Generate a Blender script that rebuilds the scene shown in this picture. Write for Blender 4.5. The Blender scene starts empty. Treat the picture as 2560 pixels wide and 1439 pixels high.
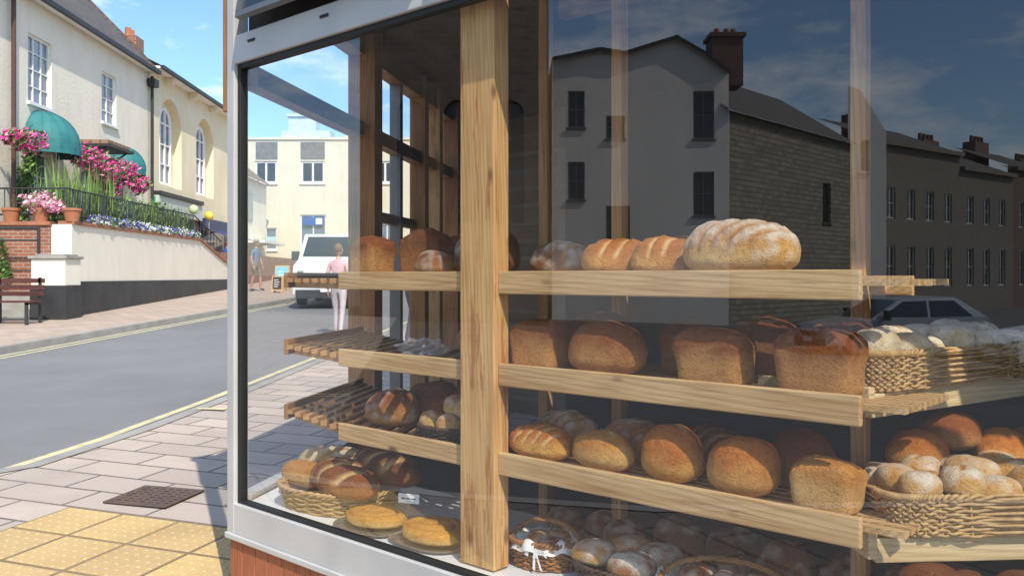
import bpy, bmesh, math, random
from mathutils import Vector, Matrix, noise
random.seed(7)
sc = bpy.context.scene
EYE = 1.6
# ------------------------------------------------------------------ materials
def nodes(name):
    m = bpy.data.materials.new(name); m.use_nodes = True
    nt = m.node_tree; b = nt.nodes['Principled BSDF']
    return m, nt, b
def mix(nt, a, b, fac, mode='MIX'):
    n = nt.nodes.new('ShaderNodeMix'); n.data_type = 'RGBA'; n.blend_type = mode
    for sock, v in ((n.inputs[0], fac), (n.inputs[6], a), (n.inputs[7], b)):
        if isinstance(v, (int, float)): sock.default_value = v
        elif isinstance(v, tuple): sock.default_value = (*v, 1) if len(v) == 3 else v
        else: nt.links.new(v, sock)
    return n.outputs[2]
def ramp(nt, src, lo, hi):
    n = nt.nodes.new('ShaderNodeMapRange'); n.inputs[1].default_value = lo; n.inputs[2].default_value = hi
    nt.links.new(src, n.inputs[0]); return n.outputs[0]
def coords(nt, scale=(1, 1, 1), rot=(0, 0, 0), kind='Object', rnd=False):
    tc = nt.nodes.new('ShaderNodeTexCoord'); mp = nt.nodes.new('ShaderNodeMapping')
    mp.inputs['Scale'].default_value = scale; mp.inputs['Rotation'].default_value = rot
    nt.links.new(tc.outputs[kind], mp.inputs[0])
    if rnd:
        oi = nt.nodes.new('ShaderNodeObjectInfo'); mu = nt.nodes.new('ShaderNodeMath'); mu.operation = 'MULTIPLY'
        mu.inputs[1].default_value = 37.0; nt.links.new(oi.outputs['Random'], mu.inputs[0])
        cb = nt.nodes.new('ShaderNodeCombineXYZ')
        for i in range(3): nt.links.new(mu.outputs[0], cb.inputs[i])
        nt.links.new(cb.outputs[0], mp.inputs['Location'])
    return mp.outputs[0]
def noi(nt, vec, scale, detail=4, rough=.55):
    n = nt.nodes.new('ShaderNodeTexNoise'); n.inputs['Scale'].default_value = scale
    n.inputs['Detail'].default_value = detail; n.inputs['Roughness'].default_value = rough
    nt.links.new(vec, n.inputs['Vector']); return n.outputs['Fac']
def bump(nt, b, h, strength=.3, dist=.01):
    n = nt.nodes.new('ShaderNodeBump'); n.inputs['Strength'].default_value = strength
    n.inputs['Distance'].default_value = dist; nt.links.new(h, n.inputs['Height'])
    nt.links.new(n.outputs[0], b.inputs['Normal'])
def mulv(nt, s, k):
    n = nt.nodes.new('ShaderNodeMath'); n.operation = 'MULTIPLY'
    nt.links.new(s, n.inputs[0])
    if isinstance(k, (int, float)): n.inputs[1].default_value = k
    else: nt.links.new(k, n.inputs[1])
    return n.outputs[0]
def mat(name, c, rough=.6, c2=None, ns=3, bs=0, bd=.01, metal=0, lo=.35, hi=.65, spec=.5, fine=None, streak=0):
    m, nt, b = nodes(name)
    b.inputs['Roughness'].default_value = rough; b.inputs['Metallic'].default_value = metal
    b.inputs['Specular IOR Level'].default_value = spec
    if c2 is None: c2 = tuple(x*.8 for x in c)
    v = coords(nt); f = noi(nt, v, ns, 5)
    col = mix(nt, c, c2, ramp(nt, f, lo, hi))
    f2 = noi(nt, v, fine or ns*14, 3)
    if fine: col = mix(nt, col, tuple(x*.72 for x in c), mulv(nt, ramp(nt, f2, .5, .75), .5))
    if streak:   # vertical weather staining
        f4 = noi(nt, coords(nt, (2.2, 2.2, .25)), 1.5, 5, .65)
        col = mix(nt, col, tuple(x*.6 for x in c), mulv(nt, ramp(nt, f4, .5, .8), streak))
    nt.links.new(col, b.inputs['Base Color'])
    if bs: bump(nt, b, f2, bs, bd)
    return m
def wood(name, axis, light=(.66, .43, .2), dark=(.42, .21, .075), rough=.6, worn=0):
    m, nt, b = nodes(name); b.inputs['Roughness'].default_value = rough; b.inputs['Specular IOR Level'].default_value = .3
    s = [26, 26, 26]; s[axis] = 1.3
    v = coords(nt, tuple(s), rnd=True)
    f = noi(nt, v, 1.0, 7, .65)
    s2 = [90, 90, 90]; s2[axis] = 3
    f2 = noi(nt, coords(nt, tuple(s2), rnd=True), 1.5, 3)
    s3 = [12, 12, 12]; s3[axis] = 5
    vo = nt.nodes.new('ShaderNodeTexVoronoi'); vo.inputs['Scale'].default_value = 1.0
    nt.links.new(coords(nt, tuple(s3), rnd=True), vo.inputs['Vector'])
    sx = nt.nodes.new('ShaderNodeSeparateXYZ'); nt.links.new(vo.outputs['Color'], sx.inputs[0])
    s5 = [16, 16, 16]; s5[axis] = .9
    wv = nt.nodes.new('ShaderNodeTexWave'); wv.wave_type = 'BANDS'; wv.bands_direction = 'DIAGONAL'
    wv.inputs['Scale'].default_value = 2.2; wv.inputs['Distortion'].default_value = 5; wv.inputs['Detail'].default_value = 3; wv.inputs['Detail Scale'].default_value = .8
    nt.links.new(coords(nt, tuple(s5), rnd=True), wv.inputs['Vector'])
    col = mix(nt, light, dark, ramp(nt, f, .38, .68))
    col = mix(nt, col, tuple(x*.8 for x in dark), mulv(nt, ramp(nt, wv.outputs['Fac'], .55, 1.0), .6))
    col = mix(nt, col, tuple(x*.45 for x in dark), mulv(nt, ramp(nt, f2, .5, .75), .65))
    kn = mulv(nt, ramp(nt, vo.outputs['Distance'], .2, .08), ramp(nt, sx.outputs[0], .6, .66))
    col = mix(nt, col, (.11, .04, .015), kn)
    big = noi(nt, coords(nt, (3, 3, 3), rnd=True), .8, 2)
    col = mix(nt, col, tuple(min(1, x*1.15) for x in light), mulv(nt, ramp(nt, big, .45, .7), .4))
    if worn:
        s4 = [20, 20, 20]; s4[axis] = 2
        f5 = noi(nt, coords(nt, tuple(s4), rnd=True), 1.2, 5, .7)
        col = mix(nt, col, (.36, .11, .025), mulv(nt, ramp(nt, f5, .54, .61), worn))
    nt.links.new(col, b.inputs['Base Color']); bump(nt, b, f2, .45, .003)
    return m
def brick(name, c1, c2, mortar, bw, rh, ms, rot=(0, 0, 0), off=.5, rough=.8, swz=None, extra=.5, bstr=.5):
    m, nt, b = nodes(name); b.inputs['Roughness'].default_value = rough
    if swz:
        tc = nt.nodes.new('ShaderNodeTexCoord'); sp = nt.nodes.new('ShaderNodeSeparateXYZ'); cb = nt.nodes.new('ShaderNodeCombineXYZ')
        nt.links.new(tc.outputs['Object'], sp.inputs[0])
        ad = nt.nodes.new('ShaderNodeMath'); ad.operation = 'ADD'
        nt.links.new(sp.outputs[0], ad.inputs[0]); nt.links.new(sp.outputs[1], ad.inputs[1])
        nt.links.new(ad.outputs[0], cb.inputs[0]); nt.links.new(sp.outputs[2], cb.inputs[1]); v = cb.outputs[0]
    else: v = coords(nt, rot=rot)
    t = nt.nodes.new('ShaderNodeTexBrick'); nt.links.new(v, t.inputs['Vector'])
    t.offset = off
    t.inputs['Color1'].default_value = (*c1, 1); t.inputs['Color2'].default_value = (*c2, 1); t.inputs['Mortar'].default_value = (*mortar, 1)
    t.inputs['Scale'].default_value = 1; t.inputs['Mortar Size'].default_value = ms
    t.inputs['Brick Width'].default_value = bw; t.inputs['Row Height'].default_value = rh
    f = noi(nt, coords(nt), 1.7, 6); f3 = noi(nt, coords(nt), 60, 3)
    col = mix(nt, t.outputs['Color'], tuple(x*.6 for x in c1), mulv(nt, ramp(nt, f, .45, .75), extra))
    col = mix(nt, col, tuple(min(1, x*1.4) for x in c1), mulv(nt, ramp(nt, f3, .55, .75), extra*.6))
    nt.links.new(col, b.inputs['Base Color'])
    inv = nt.nodes.new('ShaderNodeMath'); inv.operation = 'SUBTRACT'; inv.inputs[0].default_value = 1
    nt.links.new(t.outputs['Fac'], inv.inputs[1]); bump(nt, b, inv.outputs[0], bstr, .01)
    return m
def glassmat(name, ior=1.75, tint=(.97, .98, .975)):
    m = bpy.data.materials.new(name); m.use_nodes = True; nt = m.node_tree; nt.nodes.clear()
    o = nt.nodes.new('ShaderNodeOutputMaterial'); mx = nt.nodes.new('ShaderNodeMixShader')
    fr = nt.nodes.new('ShaderNodeFresnel')
    ge = nt.nodes.new('ShaderNodeNewGeometry'); mr = nt.nodes.new('ShaderNodeMapRange')   # same reflectance from both sides of the pane
    mr.inputs[3].default_value = ior; mr.inputs[4].default_value = 1/ior
    nt.links.new(ge.outputs['Backfacing'], mr.inputs[0]); nt.links.new(mr.outputs[0], fr.inputs[0])
    tr = nt.nodes.new('ShaderNodeBsdfTransparent'); tr.inputs[0].default_value = (*tint, 1)
    gl = nt.nodes.new('ShaderNodeBsdfGlossy'); gl.inputs['Roughness'].default_value = 0.0; gl.inputs[0].default_value = (1, 1, 1, 1)
    nt.links.new(fr.outputs[0], mx.inputs[0]); nt.links.new(tr.outputs[0], mx.inputs[1]); nt.links.new(gl.outputs[0], mx.inputs[2])
    nt.links.new(mx.outputs[0], o.inputs[0]); return m
GLASS = glassmat('window_glass', 2.02)
GLASS2 = glassmat('side_glass', 1.25, (.985, .99, .99))
def breadmat():
    m, nt, b = nodes('bread_crust'); at = nt.nodes.new('ShaderNodeAttribute'); at.attribute_name = 'Col'
    v = coords(nt, rnd=True); f = noi(nt, v, 28, 5); f2 = noi(nt, v, 170, 4, .7); f3 = noi(nt, v, 9, 4); f4 = noi(nt, v, 70, 5, .7)
    dk = mix(nt, at.outputs['Color'], (.5, .34, .24), 1.0, 'MULTIPLY')
    col = mix(nt, at.outputs['Color'], dk, mulv(nt, ramp(nt, f3, .45, .8), .5))
    col = mix(nt, col, (.8, .52, .22), mulv(nt, ramp(nt, f, .56, .8), .2))
    col = mix(nt, col, dk, mulv(nt, ramp(nt, f4, .5, .66), .5))
    col = mix(nt, col, (.1, .035, .012), mulv(nt, ramp(nt, f2, .58, .7), .45))
    nt.links.new(col, b.inputs['Base Color']); b.inputs['Roughness'].default_value = .6
    b.inputs['Specular IOR Level'].default_value = .25
    ad = nt.nodes.new('ShaderNodeMath'); nt.links.new(f4, ad.inputs[0]); nt.links.new(f2, ad.inputs[1])
    bump(nt, b, ad.outputs[0], .9, .008); return m
BREAD = breadmat()
WX = wood('pine_along_x', 0, (.7, .47, .23), (.52, .29, .11), worn=.15); WZ = wood('pine_along_z', 2, (.74, .45, .19), (.54, .26, .08), worn=.65); WY = wood('pine_along_y', 1, (.58, .34, .14), (.36, .17, .06))
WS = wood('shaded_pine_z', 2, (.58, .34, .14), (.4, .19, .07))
WDZ = wood('brown_timber_z', 2, (.5, .23, .08), (.3, .115, .035)); WDX = wood('brown_timber_x', 0, (.4, .19, .07), (.24, .1, .03))
WPALE = wood('pale_beech', 0, (.7, .54, .32), (.58, .41, .2))
ALU = mat('painted_aluminium', (.52, .5, .475), .42, (.45, .435, .415), 2.5, .08, .002, streak=.35)
ALUD = mat('aluminium_dark', (.2, .2, .2), .4, metal=.6)
RUB = mat('black_gasket', (.012, .012, .012), .6)
CREAM = mat('cream_render', (.85, .78, .64), .85, (.8, .73, .59), 1.2, .5, .02, streak=.35)
CREAM2 = mat('yellow_render', (.84, .74, .52), .85, (.79, .68, .46), 1, .4, .01, streak=.3)
CREAM3 = mat('pale_yellow_render', (.76, .69, .52), .85, (.7, .63, .47), 1, .4, .01, streak=.35)
WHITEW = mat('white_paint', (.85, .84, .8), .5, (.78, .77, .73), 2)
OFFW = mat('wall_cream_paint', (.86, .79, .66), .8, (.8, .73, .6), 1.2, .2, .005, streak=.2)
BLACKP = mat('black_paint', (.022, .021, .024), .55, (.04, .04, .042), 2)
PANE = mat('window_pane', (.1, .13, .17), .06, (.2, .24, .3), 1.2, spec=1)
DPANE = mat('dark_pane', (.02, .02, .025), .1, spec=.8)
BRICKR = brick('red_brick', (.36, .13, .07), (.26, .09, .05), (.35, .3, .26), .22, .075, .01, swz=1)
BRICKD = brick('sooty_brick', (.19, .1, .07), (.13, .07, .055), (.16, .13, .11), .22, .075, .01, swz=1)
COPE = mat('brick_coping', (.42, .17, .09), .8, (.3, .12, .07), 6, .3)
SLATE = brick('roof_slate', (.13, .11, .1), (.09, .08, .075), (.05, .05, .05), .3, .22, .012, swz=1)
TILE = brick('clay_tile', (.34, .2, .12), (.25, .15, .1), (.08, .06, .05), .25, .2, .015, swz=1)
STONE = brick('stone_blocks', (.3, .26, .2), (.18, .155, .12), (.08, .07, .055), .55, .22, .02, swz=1, rough=.9)
RUBBLE = brick('rubble_stone', (.22, .165, .12), (.12, .09, .07), (.18, .155, .13), .38, .2, .025, swz=1, rough=.9)
GREYW = mat('grey_render', (.86, .8, .73), .9, (.78, .72, .65), .3, streak=.35)
PAVE = brick('concrete_paving', (.54, .44, .365), (.42, .355, .3), (.16, .13, .11), .62, .31, .012, rot=(0, 0, math.radians(20)), extra=.5)
PAVED = brick('darkened_paving', (.2, .17, .145), (.15, .13, .11), (.08, .07, .06), .62, .31, .012, rot=(0, 0, math.radians(20)), extra=.5)  # out-of-view paving, tone darkened to weaken its reflection in the window glass
PAVE2 = brick('far_paving', (.5, .38, .3), (.42, .33, .26), (.24, .2, .16), .4, .3, .01, extra=.4)
TACT = brick('tactile_paving', (.62, .43, .19), (.52, .36, .17), (.2, .14, .08), .4, .4, .012, off=0, extra=.6)
ASPH = mat('asphalt', (.18, .178, .178), .85, (.225, .222, .22), .5, .7, .01, fine=70)
ASPHD = mat('dark_asphalt', (.1, .098, .095), .85, (.13, .126, .12), .5, .6, .01, fine=90)
KERB = mat('kerb_stone', (.36, .34, .31), .85, (.28, .26, .24), 3, .3)
YEL = mat('yellow_line', (.74, .64, .34), .7, (.5, .44, .28), 9)
RUST = mat('rusty_iron', (.16, .1, .07), .6, (.1, .07, .06), 15, .3)
DARK = mat('dark_interior', (.045, .032, .022), .9)
DSTONE = brick('interior_stone', (.2, .13, .08), (.13, .085, .055), (.2, .16, .12), .3, .16, .02, swz=1)
REDB = wood('red_cladding', 2, (.4, .14, .07), (.27, .08, .04), .6)
TEAL = mat('teal_canvas', (.035, .2, .2), .7, (.02, .15, .16), 3)
GREENP = mat('green_paint', (.02, .35, .16), .5)
TERRA = mat('terracotta', (.45, .17, .08), .8)
STEEL = mat('steel_tray', (.5, .5, .5), .35, metal=.8)
BASEW = mat('white_laminate', (.8, .8, .79), .45, (.74, .74, .73), 4)
CLOTH = mat('white_cloth', (.82, .8, .76), .9, (.72, .7, .66), 20, .3)
WICK = mat('wicker_pale', (.6, .39, .17), .6, (.38, .22, .09), 30, .3)
WICKB = mat('wicker_brown', (.42, .19, .06), .6, (.26, .11, .035), 30, .3)
WICKD = mat('wicker_dark', (.09, .045, .025), .6, (.05, .025, .015), 30, .3)
LEAF = mat('leaf_green', (.08, .16, .035), .6, (.045, .1, .025), 6)
LEAF2 = mat('leaf_light', (.2, .32, .07), .6, (.13, .22, .05), 6)
PINK = mat('pink_petal', (.85, .07, .37), .6, (.68, .03, .27), 8)
LPINK = mat('light_pink_petal', (.88, .42, .55), .6, (.82, .25, .42), 8)
BLUEF = mat('blue_petal', (.12, .1, .55), .6); WHITEF = mat('white_petal', (.88, .88, .88), .6)
SKIN = mat('skin', (.5, .28, .19), .6)
# ------------------------------------------------------------------ mesh helpers
def link(o, parent=None):
    sc.collection.objects.link(o)
    if parent is not None: o.parent = parent
    return o
def empty(name, loc=(0, 0, 0)):
    e = bpy.data.objects.new(name, None); e.empty_display_size = .1; link(e); e.location = loc; return e
class MB:
    def __init__(s): s.v = []; s.f = []; s.m = []; s.mats = []
    def mi(s, m):
        if m not in s.mats: s.mats.append(m)
        return s.mats.index(m)
    def poly(s, pts, m):
        i = len(s.v); s.v += [tuple(p) for p in pts]; s.f.append(tuple(range(i, i+len(pts)))); s.m.append(s.mi(m))
    def box(s, xf, a0, a1, d0, d1, z0, z1, m):
        i = len(s.v)
        for z in (z0, z1):
            for a, d in ((a0, d0), (a1, d0), (a1, d1), (a0, d1)): s.v.append(tuple(xf(a, d, z)))
        for f in ((0, 1, 2, 3), (4, 5, 6, 7), (0, 1, 5, 4), (1, 2, 6, 5), (2, 3, 7, 6), (3, 0, 4, 7)):
            s.f.append(tuple(i+k for k in f)); s.m.append(s.mi(m))
    def cyl(s, p0, p1, r0, r1, m, n=10):
        p0 = Vector(p0); p1 = Vector(p1); ax = (p1-p0).normalized()
        q = ax.orthogonal().normalized(); w = ax.cross(q); i = len(s.v)
        for p, r in ((p0, r0), (p1, r1)):
            for k in range(n):
                a = 2*math.pi*k/n; s.v.append(tuple(p+(q*math.cos(a)+w*math.sin(a))*r))
        mi = s.mi(m)
        for k in range(n): s.f.append((i+k, i+(k+1) % n, i+n+(k+1) % n, i+n+k)); s.m.append(mi)
        s.f.append(tuple(i+k for k in range(n))); s.m.append(mi); s.f.append(tuple(i+n+k for k in range(n))); s.m.append(mi)
    def ball(s, c, r, m, nu=14, nv=9, fn=None):
        i = len(s.v); mi = s.mi(m); rx, ry, rz = r if isinstance(r, tuple) else (r, r, r)
        for j in range(nv+1):
            t = math.pi*j/nv
            for k in range(nu):
                a = 2*math.pi*k/nu
                s.v.append((c[0]+rx*math.sin(t)*math.cos(a), c[1]+ry*math.sin(t)*math.sin(a), c[2]+rz*math.cos(t)))
        for j in range(nv):
            for k in range(nu): s.f.append((i+j*nu+k, i+j*nu+(k+1) % nu, i+(j+1)*nu+(k+1) % nu, i+(j+1)*nu+k)); s.m.append(mi)
    def obj(s, name, parent=None, smooth=False, bevel=0, fix=True):
        me = bpy.data.meshes.new(name); me.from_pydata(s.v, [], s.f)
        for m in s.mats: me.materials.append(m)
        me.polygons.foreach_set('material_index', s.m)
        if fix:
            bm = bmesh.new(); bm.from_mesh(me); bmesh.ops.recalc_face_normals(bm, faces=bm.faces[:]); bm.to_mesh(me); bm.free()
        if smooth: me.polygons.foreach_set('use_smooth', [True]*len(me.polygons))
        me.update(); o = bpy.data.objects.new(name, me); link(o, parent)
        if bevel:
            b = o.modifiers.new('b', 'BEVEL'); b.width = bevel; b.segments = 2
        return o
ID = lambda a, d, z: Vector((a, d, z))
# shop frame: t along window (to the right / nearer), d behind the shelf-front plane
A = Vector((-.047, 2.95)); U = Vector((.7413, -.6711)); Wd = Vector((.6711, .7413)); SANG = math.atan2(-.6711, .7413)
def W(t, d, z): return Vector((A.x+U.x*t+Wd.x*d, A.y+U.y*t+Wd.y*d, z))
def wpiece(name, t0, t1, d0, d1, z0, z1, m, parent, bev=.004):
    M = MB(); a, b, c = (t1-t0)/2, (d1-d0)/2, (z1-z0)/2
    M.box(ID, -a, a, -b, b, -c, c, m); o = M.obj(name, parent, bevel=bev)
    o.location = W((t0+t1)/2, (d0+d1)/2, (z0+z1)/2); o.rotation_euler = (0, 0, SANG); return o
# side wall frame
TC = -1.486; DG = -.08
G0 = W(TC, DG, 0); V = Vector((.165, .986)).normalized(); VN = Vector((V.y, -V.x))  # inward normal
VANG = math.atan2(V.y, V.x)
def SW(s, i, z): return Vector((G0.x+V.x*s+VN.x*i, G0.y+V.y*s+VN.y*i, z))
def spiece(name, s0, s1, i0, i1, z0, z1, m, parent, bev=.004):
    M = MB(); a, b, c = (s1-s0)/2, (i1-i0)/2, (z1-z0)/2
    M.box(ID, -a, a, -b, b, -c, c, m); o = M.obj(name, parent, bevel=bev)
    o.location = SW((s0+s1)/2, (i0+i1)/2, (z0+z1)/2); o.rotation_euler = (0, 0, VANG); return o
# ------------------------------------------------------------------ ground
def zg(y): return .035*max(-12, min(50, y))
M = MB(); ys = [-700, -12, 50, 700]
for a, b in zip(ys, ys[1:]):
    M.poly([(-700, a, zg(a)-.07), (700, a, zg(a)-.07), (700, b, zg(b)-.07), (-700, b, zg(b)-.07)], ASPHD)
M.obj('ground')
near = [(-3.0, -60), (-3.0, 1.6), (-3.3, 2.8), (-3.7, 3.85), (-3.9, 4.1), (-4.2, 5.1), (-4.05, 5.85), (-3.62, 6.3), (-3.35, 7.5), (-3.1, 9.4), (-2.77, 12.6), (-1.98, 20), (-.92, 30), (1.2, 50), (2.3, 60)]
far = [(-8.45, 4), (-7.5, 12.94), (-6.75, 20), (-5.69, 30), (-4.1, 45)]
def ribbon(M, pts, o0, o1, dz, m):
    P = [Vector(p) for p in pts]; L = []
    for i, p in enumerate(P):
        a = P[max(0, i-1)]; b = P[min(len(P)-1, i+1)]; t = (b-a).normalized(); n = Vector((t.y, -t.x)); L.append((p+n*o0, p+n*o1))
    for (a, b), (c, d) in zip(L, L[1:]):
        M.poly([(a.x, a.y, zg(a.y)+dz), (b.x, b.y, zg(b.y)+dz), (d.x, d.y, zg(d.y)+dz), (c.x, c.y, zg(c.y)+dz)], m)
M = MB()
rows = [(-60), -12, 4, 12.94, 20, 30, 45, 50, 60]
for a, b in zip(rows, rows[1:]):
    M.poly([(-40 if b <= 4 else -9.5, a, zg(a)-.055), (3, a, zg(a)-.055), (3, b, zg(b)-.055), (-40 if b <= 4 else -9.5, b, zg(b)-.055)], ASPHD if b <= 4 else ASPH)
M.obj('road')
M = MB(); ribbon(M, near, -.02, .09, -.051, YEL); ribbon(M, near, -.2, -.11, -.051, YEL)
ribbon(M, far, .0, .08, -.051, YEL); ribbon(M, far, -.19, -.11, -.051, YEL); M.obj('yellow_road_line')
M = MB()   # near pavement
P = [(x+.32 if y > 5.9 else x+.25, y) for x, y in near]
for (x0, y0), (x1, y1) in zip(P, P[1:]):
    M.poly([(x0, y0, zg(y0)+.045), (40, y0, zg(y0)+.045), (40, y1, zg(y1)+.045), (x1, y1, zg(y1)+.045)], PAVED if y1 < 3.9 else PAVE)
M.obj('pavement')
M = MB(); ribbon(M, near, .2, .33, .052, KERB)
Pn = [Vector(p) for p in near]
for i in range(len(Pn)-1):
    def off(k):
        a = Pn[max(0, k-1)]; b = Pn[min(len(Pn)-1, k+1)]; t = (b-a).normalized(); return Pn[k]+Vector((t.y, -t.x))*.2
    p, q = off(i), off(i+1)
    M.poly([(p.x, p.y, zg(p.y)-.07), (q.x, q.y, zg(q.y)-.07), (q.x, q.y, zg(q.y)+.052), (p.x, p.y, zg(p.y)+.052)], KERB)
for yy in (8.3, 13.2, 18): # yellow kerb ticks
    x = -3.1+.106*(yy-9.4)+.22
    M.poly([(x, yy, zg(yy)+.056), (x+.3, yy-.05, zg(yy)+.056), (x+.3, yy+.06, zg(yy)+.056), (x, yy+.1, zg(yy)+.056)], YEL)
M.obj('kerb')
M = MB(); ff = far
for (x0, y0), (x1, y1) in zip(ff, ff[1:]):
    M.poly([(-30, y0, zg(y0)+.045), (x0-.42, y0, zg(y0)+.045), (x1-.42, y1, zg(y1)+.045), (-30, y1, zg(y1)+.045)], PAVE2)
M.poly([(-30, 45, zg(45)+.045), (-4.5, 45, zg(45)+.045), (-4.5, 48, zg(48)+.045), (-30, 48, zg(48)+.045)], PAVE2)
M.obj('far_pavement')
M = MB(); ribbon(M, far, -.44, -.3, .052, KERB)
for (x0, y0), (x1, y1) in zip(far, far[1:]):
    M.poly([(x0-.3, y0, zg(y0)-.07), (x1-.3, y1, zg(y1)-.07), (x1-.3, y1, zg(y1)+.052), (x0-.3, y0, zg(y0)+.052)], KERB)
M.obj('far_kerb')
# tactile paving with blisters
E1 = Vector((.94, -.342)); E2 = Vector((.342, .94)); T0 = Vector((-2.62, 5.22))
me_l = MB(); me_l.poly([(0, 0, 0), (2.4, 0, 0), (2.4, -2.0, 0), (0, -2.0, 0)], TACT)
for i in range(36):
    for j in range(26):
        x = .035+i*.0667; y = -.035-j*.0667
        n = 8; base = len(me_l.v)
        for r, z in ((.0135, .0), (.009, .0045)):
            for k in range(n): me_l.v.append((x+r*math.cos(k*2*math.pi/n), y+r*math.sin(k*2*math.pi/n), z))
        for k in range(n): me_l.f.append((base+k, base+(k+1) % n, base+n+(k+1) % n, base+n+k)); me_l.m.append(0)
        me_l.f.append(tuple(base+n+k for k in range(n))); me_l.m.append(0)
o = me_l.obj('tactile_paving'); o.location = (T0.x, T0.y, zg(T0.y)+.05)
o.rotation_euler = (math.radians(1.88), math.radians(.68), math.atan2(E1.y, E1.x))
# drain
DR = empty('drain_cover', (-2.2, 5.42, zg(5.42)+.052)); DR.rotation_euler = (math.radians(1.9), 0, math.radians(-16))
M = MB()
M.box(ID, -.22, .22, -.19, .19, -.001, .003, DPANE)
for a in (-.22, .2): M.box(ID, a, a+.02, -.19, .19, .0, .009, RUST)
for b in (-.19, .17): M.box(ID, -.2, .2, b, b+.02, .0, .009, RUST)
for k in range(8): M.box(ID, -.2, .2, -.165+k*.045, -.145+k*.045, .0, .01, RUST)
for k in range(7): M.box(ID, -.185+k*.056, -.168+k*.056, -.17, .17, .001, .0105, RUST)
M.obj('grate', DR)
# ------------------------------------------------------------------ bakery shop
SH = empty('bakery_shop')
Z0, Z1 = .61, 2.517   # glass
TR = 2.9
def w(n, *a): return wpiece(n, *a, SH)
# glass
M = MB(); M.poly([W(TC+.03, DG, Z0), W(TR, DG, Z0), W(TR, DG, Z1), W(TC+.03, DG, Z1)], GLASS); M.obj('front_glass', SH)
M = MB(); M.poly([SW(.03, 0, Z0), SW(4.6, 0, Z0), SW(4.6, 0, 2.44), SW(.03, 0, 2.44)], GLASS2)
M.poly([SW(.03, 0, 2.53), SW(4.6, 0, 2.53), SW(4.6, 0, 2.95), SW(.03, 0, 2.95)], GLASS2); M.obj('side_glass', SH)
# frames (aluminium)
w('bottom_rail', TC-.045, TR, DG-.035, DG+.02, .46, .605, ALU)
w('bottom_lip', TC-.045, TR, DG-.05, DG-.036, .45, .475, ALU)
w('top_rail', TC-.045, TR, DG-.035, DG+.02, Z1+.01, 2.65, ALU)
w('corner_mullion', TC-.045, TC+.012, DG-.037, DG+.035, .46, 3.1, ALU)
w('corner_gasket', TC+.012, TC+.034, DG-.02, DG+.02, .605, Z1+.01, RUB)
w('bottom_gasket', TC+.034, TR, DG-.02, DG+.02, .605, .618, RUB)
w('top_gasket', TC+.034, TR, DG-.02, DG+.02, Z1-.012, Z1+.01, RUB)
w('top_rail_2', TC+.012, TR, DG-.03, DG+.02, 2.93, 3.02, ALU)
w('vent_dark_sheet', TC+.02, -.2, DG+.03, DG+.04, 2.66, 2.92, DARK)  # added dark sheet, stands in for the unlit interior behind the vent
for t in (-1.36, -.84, -.3):
    w('vent_slot', t, t+.055, DG-.041, DG-.036, 2.6, 2.612, RUB)
w('corner_board', TC-.095, TC-.047, DG-.03, DG+.04, 2.33, 3.12, WDZ)
w('fascia', TC-.1, TR, DG-.06, DG+.1, 3.1, 3.2, WDX)
# opened vent sash
vs = MB()
def VX(a, d, z):
    h = 2.93-z; ang = math.radians(11); return W(a, DG-.05-h*math.sin(ang)+d*math.cos(ang), 2.93-h*math.cos(ang)-d*math.sin(ang))
for a0, a1 in ((-1.34, -.2), (-.1, 1.1)):
    vs.box(VX, a0, a1, -.015, .015, 2.68, 2.705, ALUD); vs.box(VX, a0, a1, -.015, .015, 2.89, 2.93, ALU)
    vs.box(VX, a0, a0+.03, -.016, .016, 2.705, 2.89, ALUD); vs.box(VX, a1-.03, a1, -.016, .016, 2.705, 2.89, ALUD)
    vs.box(VX, a0+.03, a1-.03, -.006, .0, 2.705, 2.89, DPANE); vs.box(VX, a0+.03, a1-.03, -.012, -.007, 2.77, 2.785, ALU)
vs.obj('vent_sash', SH)
# plinth planks
t = TC-.03
while t < TR:
    o = w('plank', t, t+.098, DG-.03, DG+.02, -.3, .449, REDB); t += .101
# side wall
def sp(n, *a): return spiece(n, *a, SH)
sp('side_plinth', 0.02, 4.6, -.03, .03, -.3, .6, DARK)
sp('side_sill', 0.03, 4.6, -.03, .04, .6, .63, ALU)
sp('side_transom', 0.03, 4.6, -.02, .07, 2.44, 2.53, WDX)
sp('side_header', 0.03, 4.6, -.03, .08, 2.93, 3.1, WDX)
sp('side_post', 1.45, 1.6, -.03, .14, .0, 3.1, WDZ)
sp('side_post_b', 2.25, 2.31, -.02, .06, .0, 3.1, ALUD)
sp('side_post_c', 2.75, 2.86, -.02, .1, .0, 3.1, WDZ)
sp('side_post_d', 3.2, 3.3, -.02, .1, .0, 3.1, WZ)
sp('side_post_e', 3.75, 3.9, -.02, .12, .0, 3.1, WDZ)
sp('door_rail', 1.61, 2.74, -.015, .03, 1.95, 2.02, ALUD)
sp('end_wall', 4.6, 4.9, -.3, .3, -.3, 3.1, DSTONE)
# main front post and interior thin posts
w('front_post', -.161, 0, -.02, .054, .615, 3.09, WZ)
M = MB()
endp = SW(4.75, 0, 0); dd = (Vector((endp.x, endp.y))-A).dot(Wd); te = (Vector((endp.x, endp.y))-A).dot(U)
M.box(W, te, te+1.2, dd, dd+.1, -.3, 3.1, DSTONE)
M.box(W, te+1.2, TR, dd, dd+.1, -.3, 3.1, DARK)
M.box(W, TR, TR+.12, DG, dd, -.3, 3.1, DARK)
M.obj('back_wall', SH)
M = MB()
c = [W(TC, DG+.05, 0), W(TR, DG+.05, 0), W(TR, dd, 0), W(te, dd, 0)]
M.poly([(p.x, p.y, 3.095) for p in c], DARK); M.poly([(p.x, p.y, 3.14) for p in c], DARK); M.poly([(p.x, p.y, .3) for p in c], DARK)
M.obj('ceiling_and_floor', SH)
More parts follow.
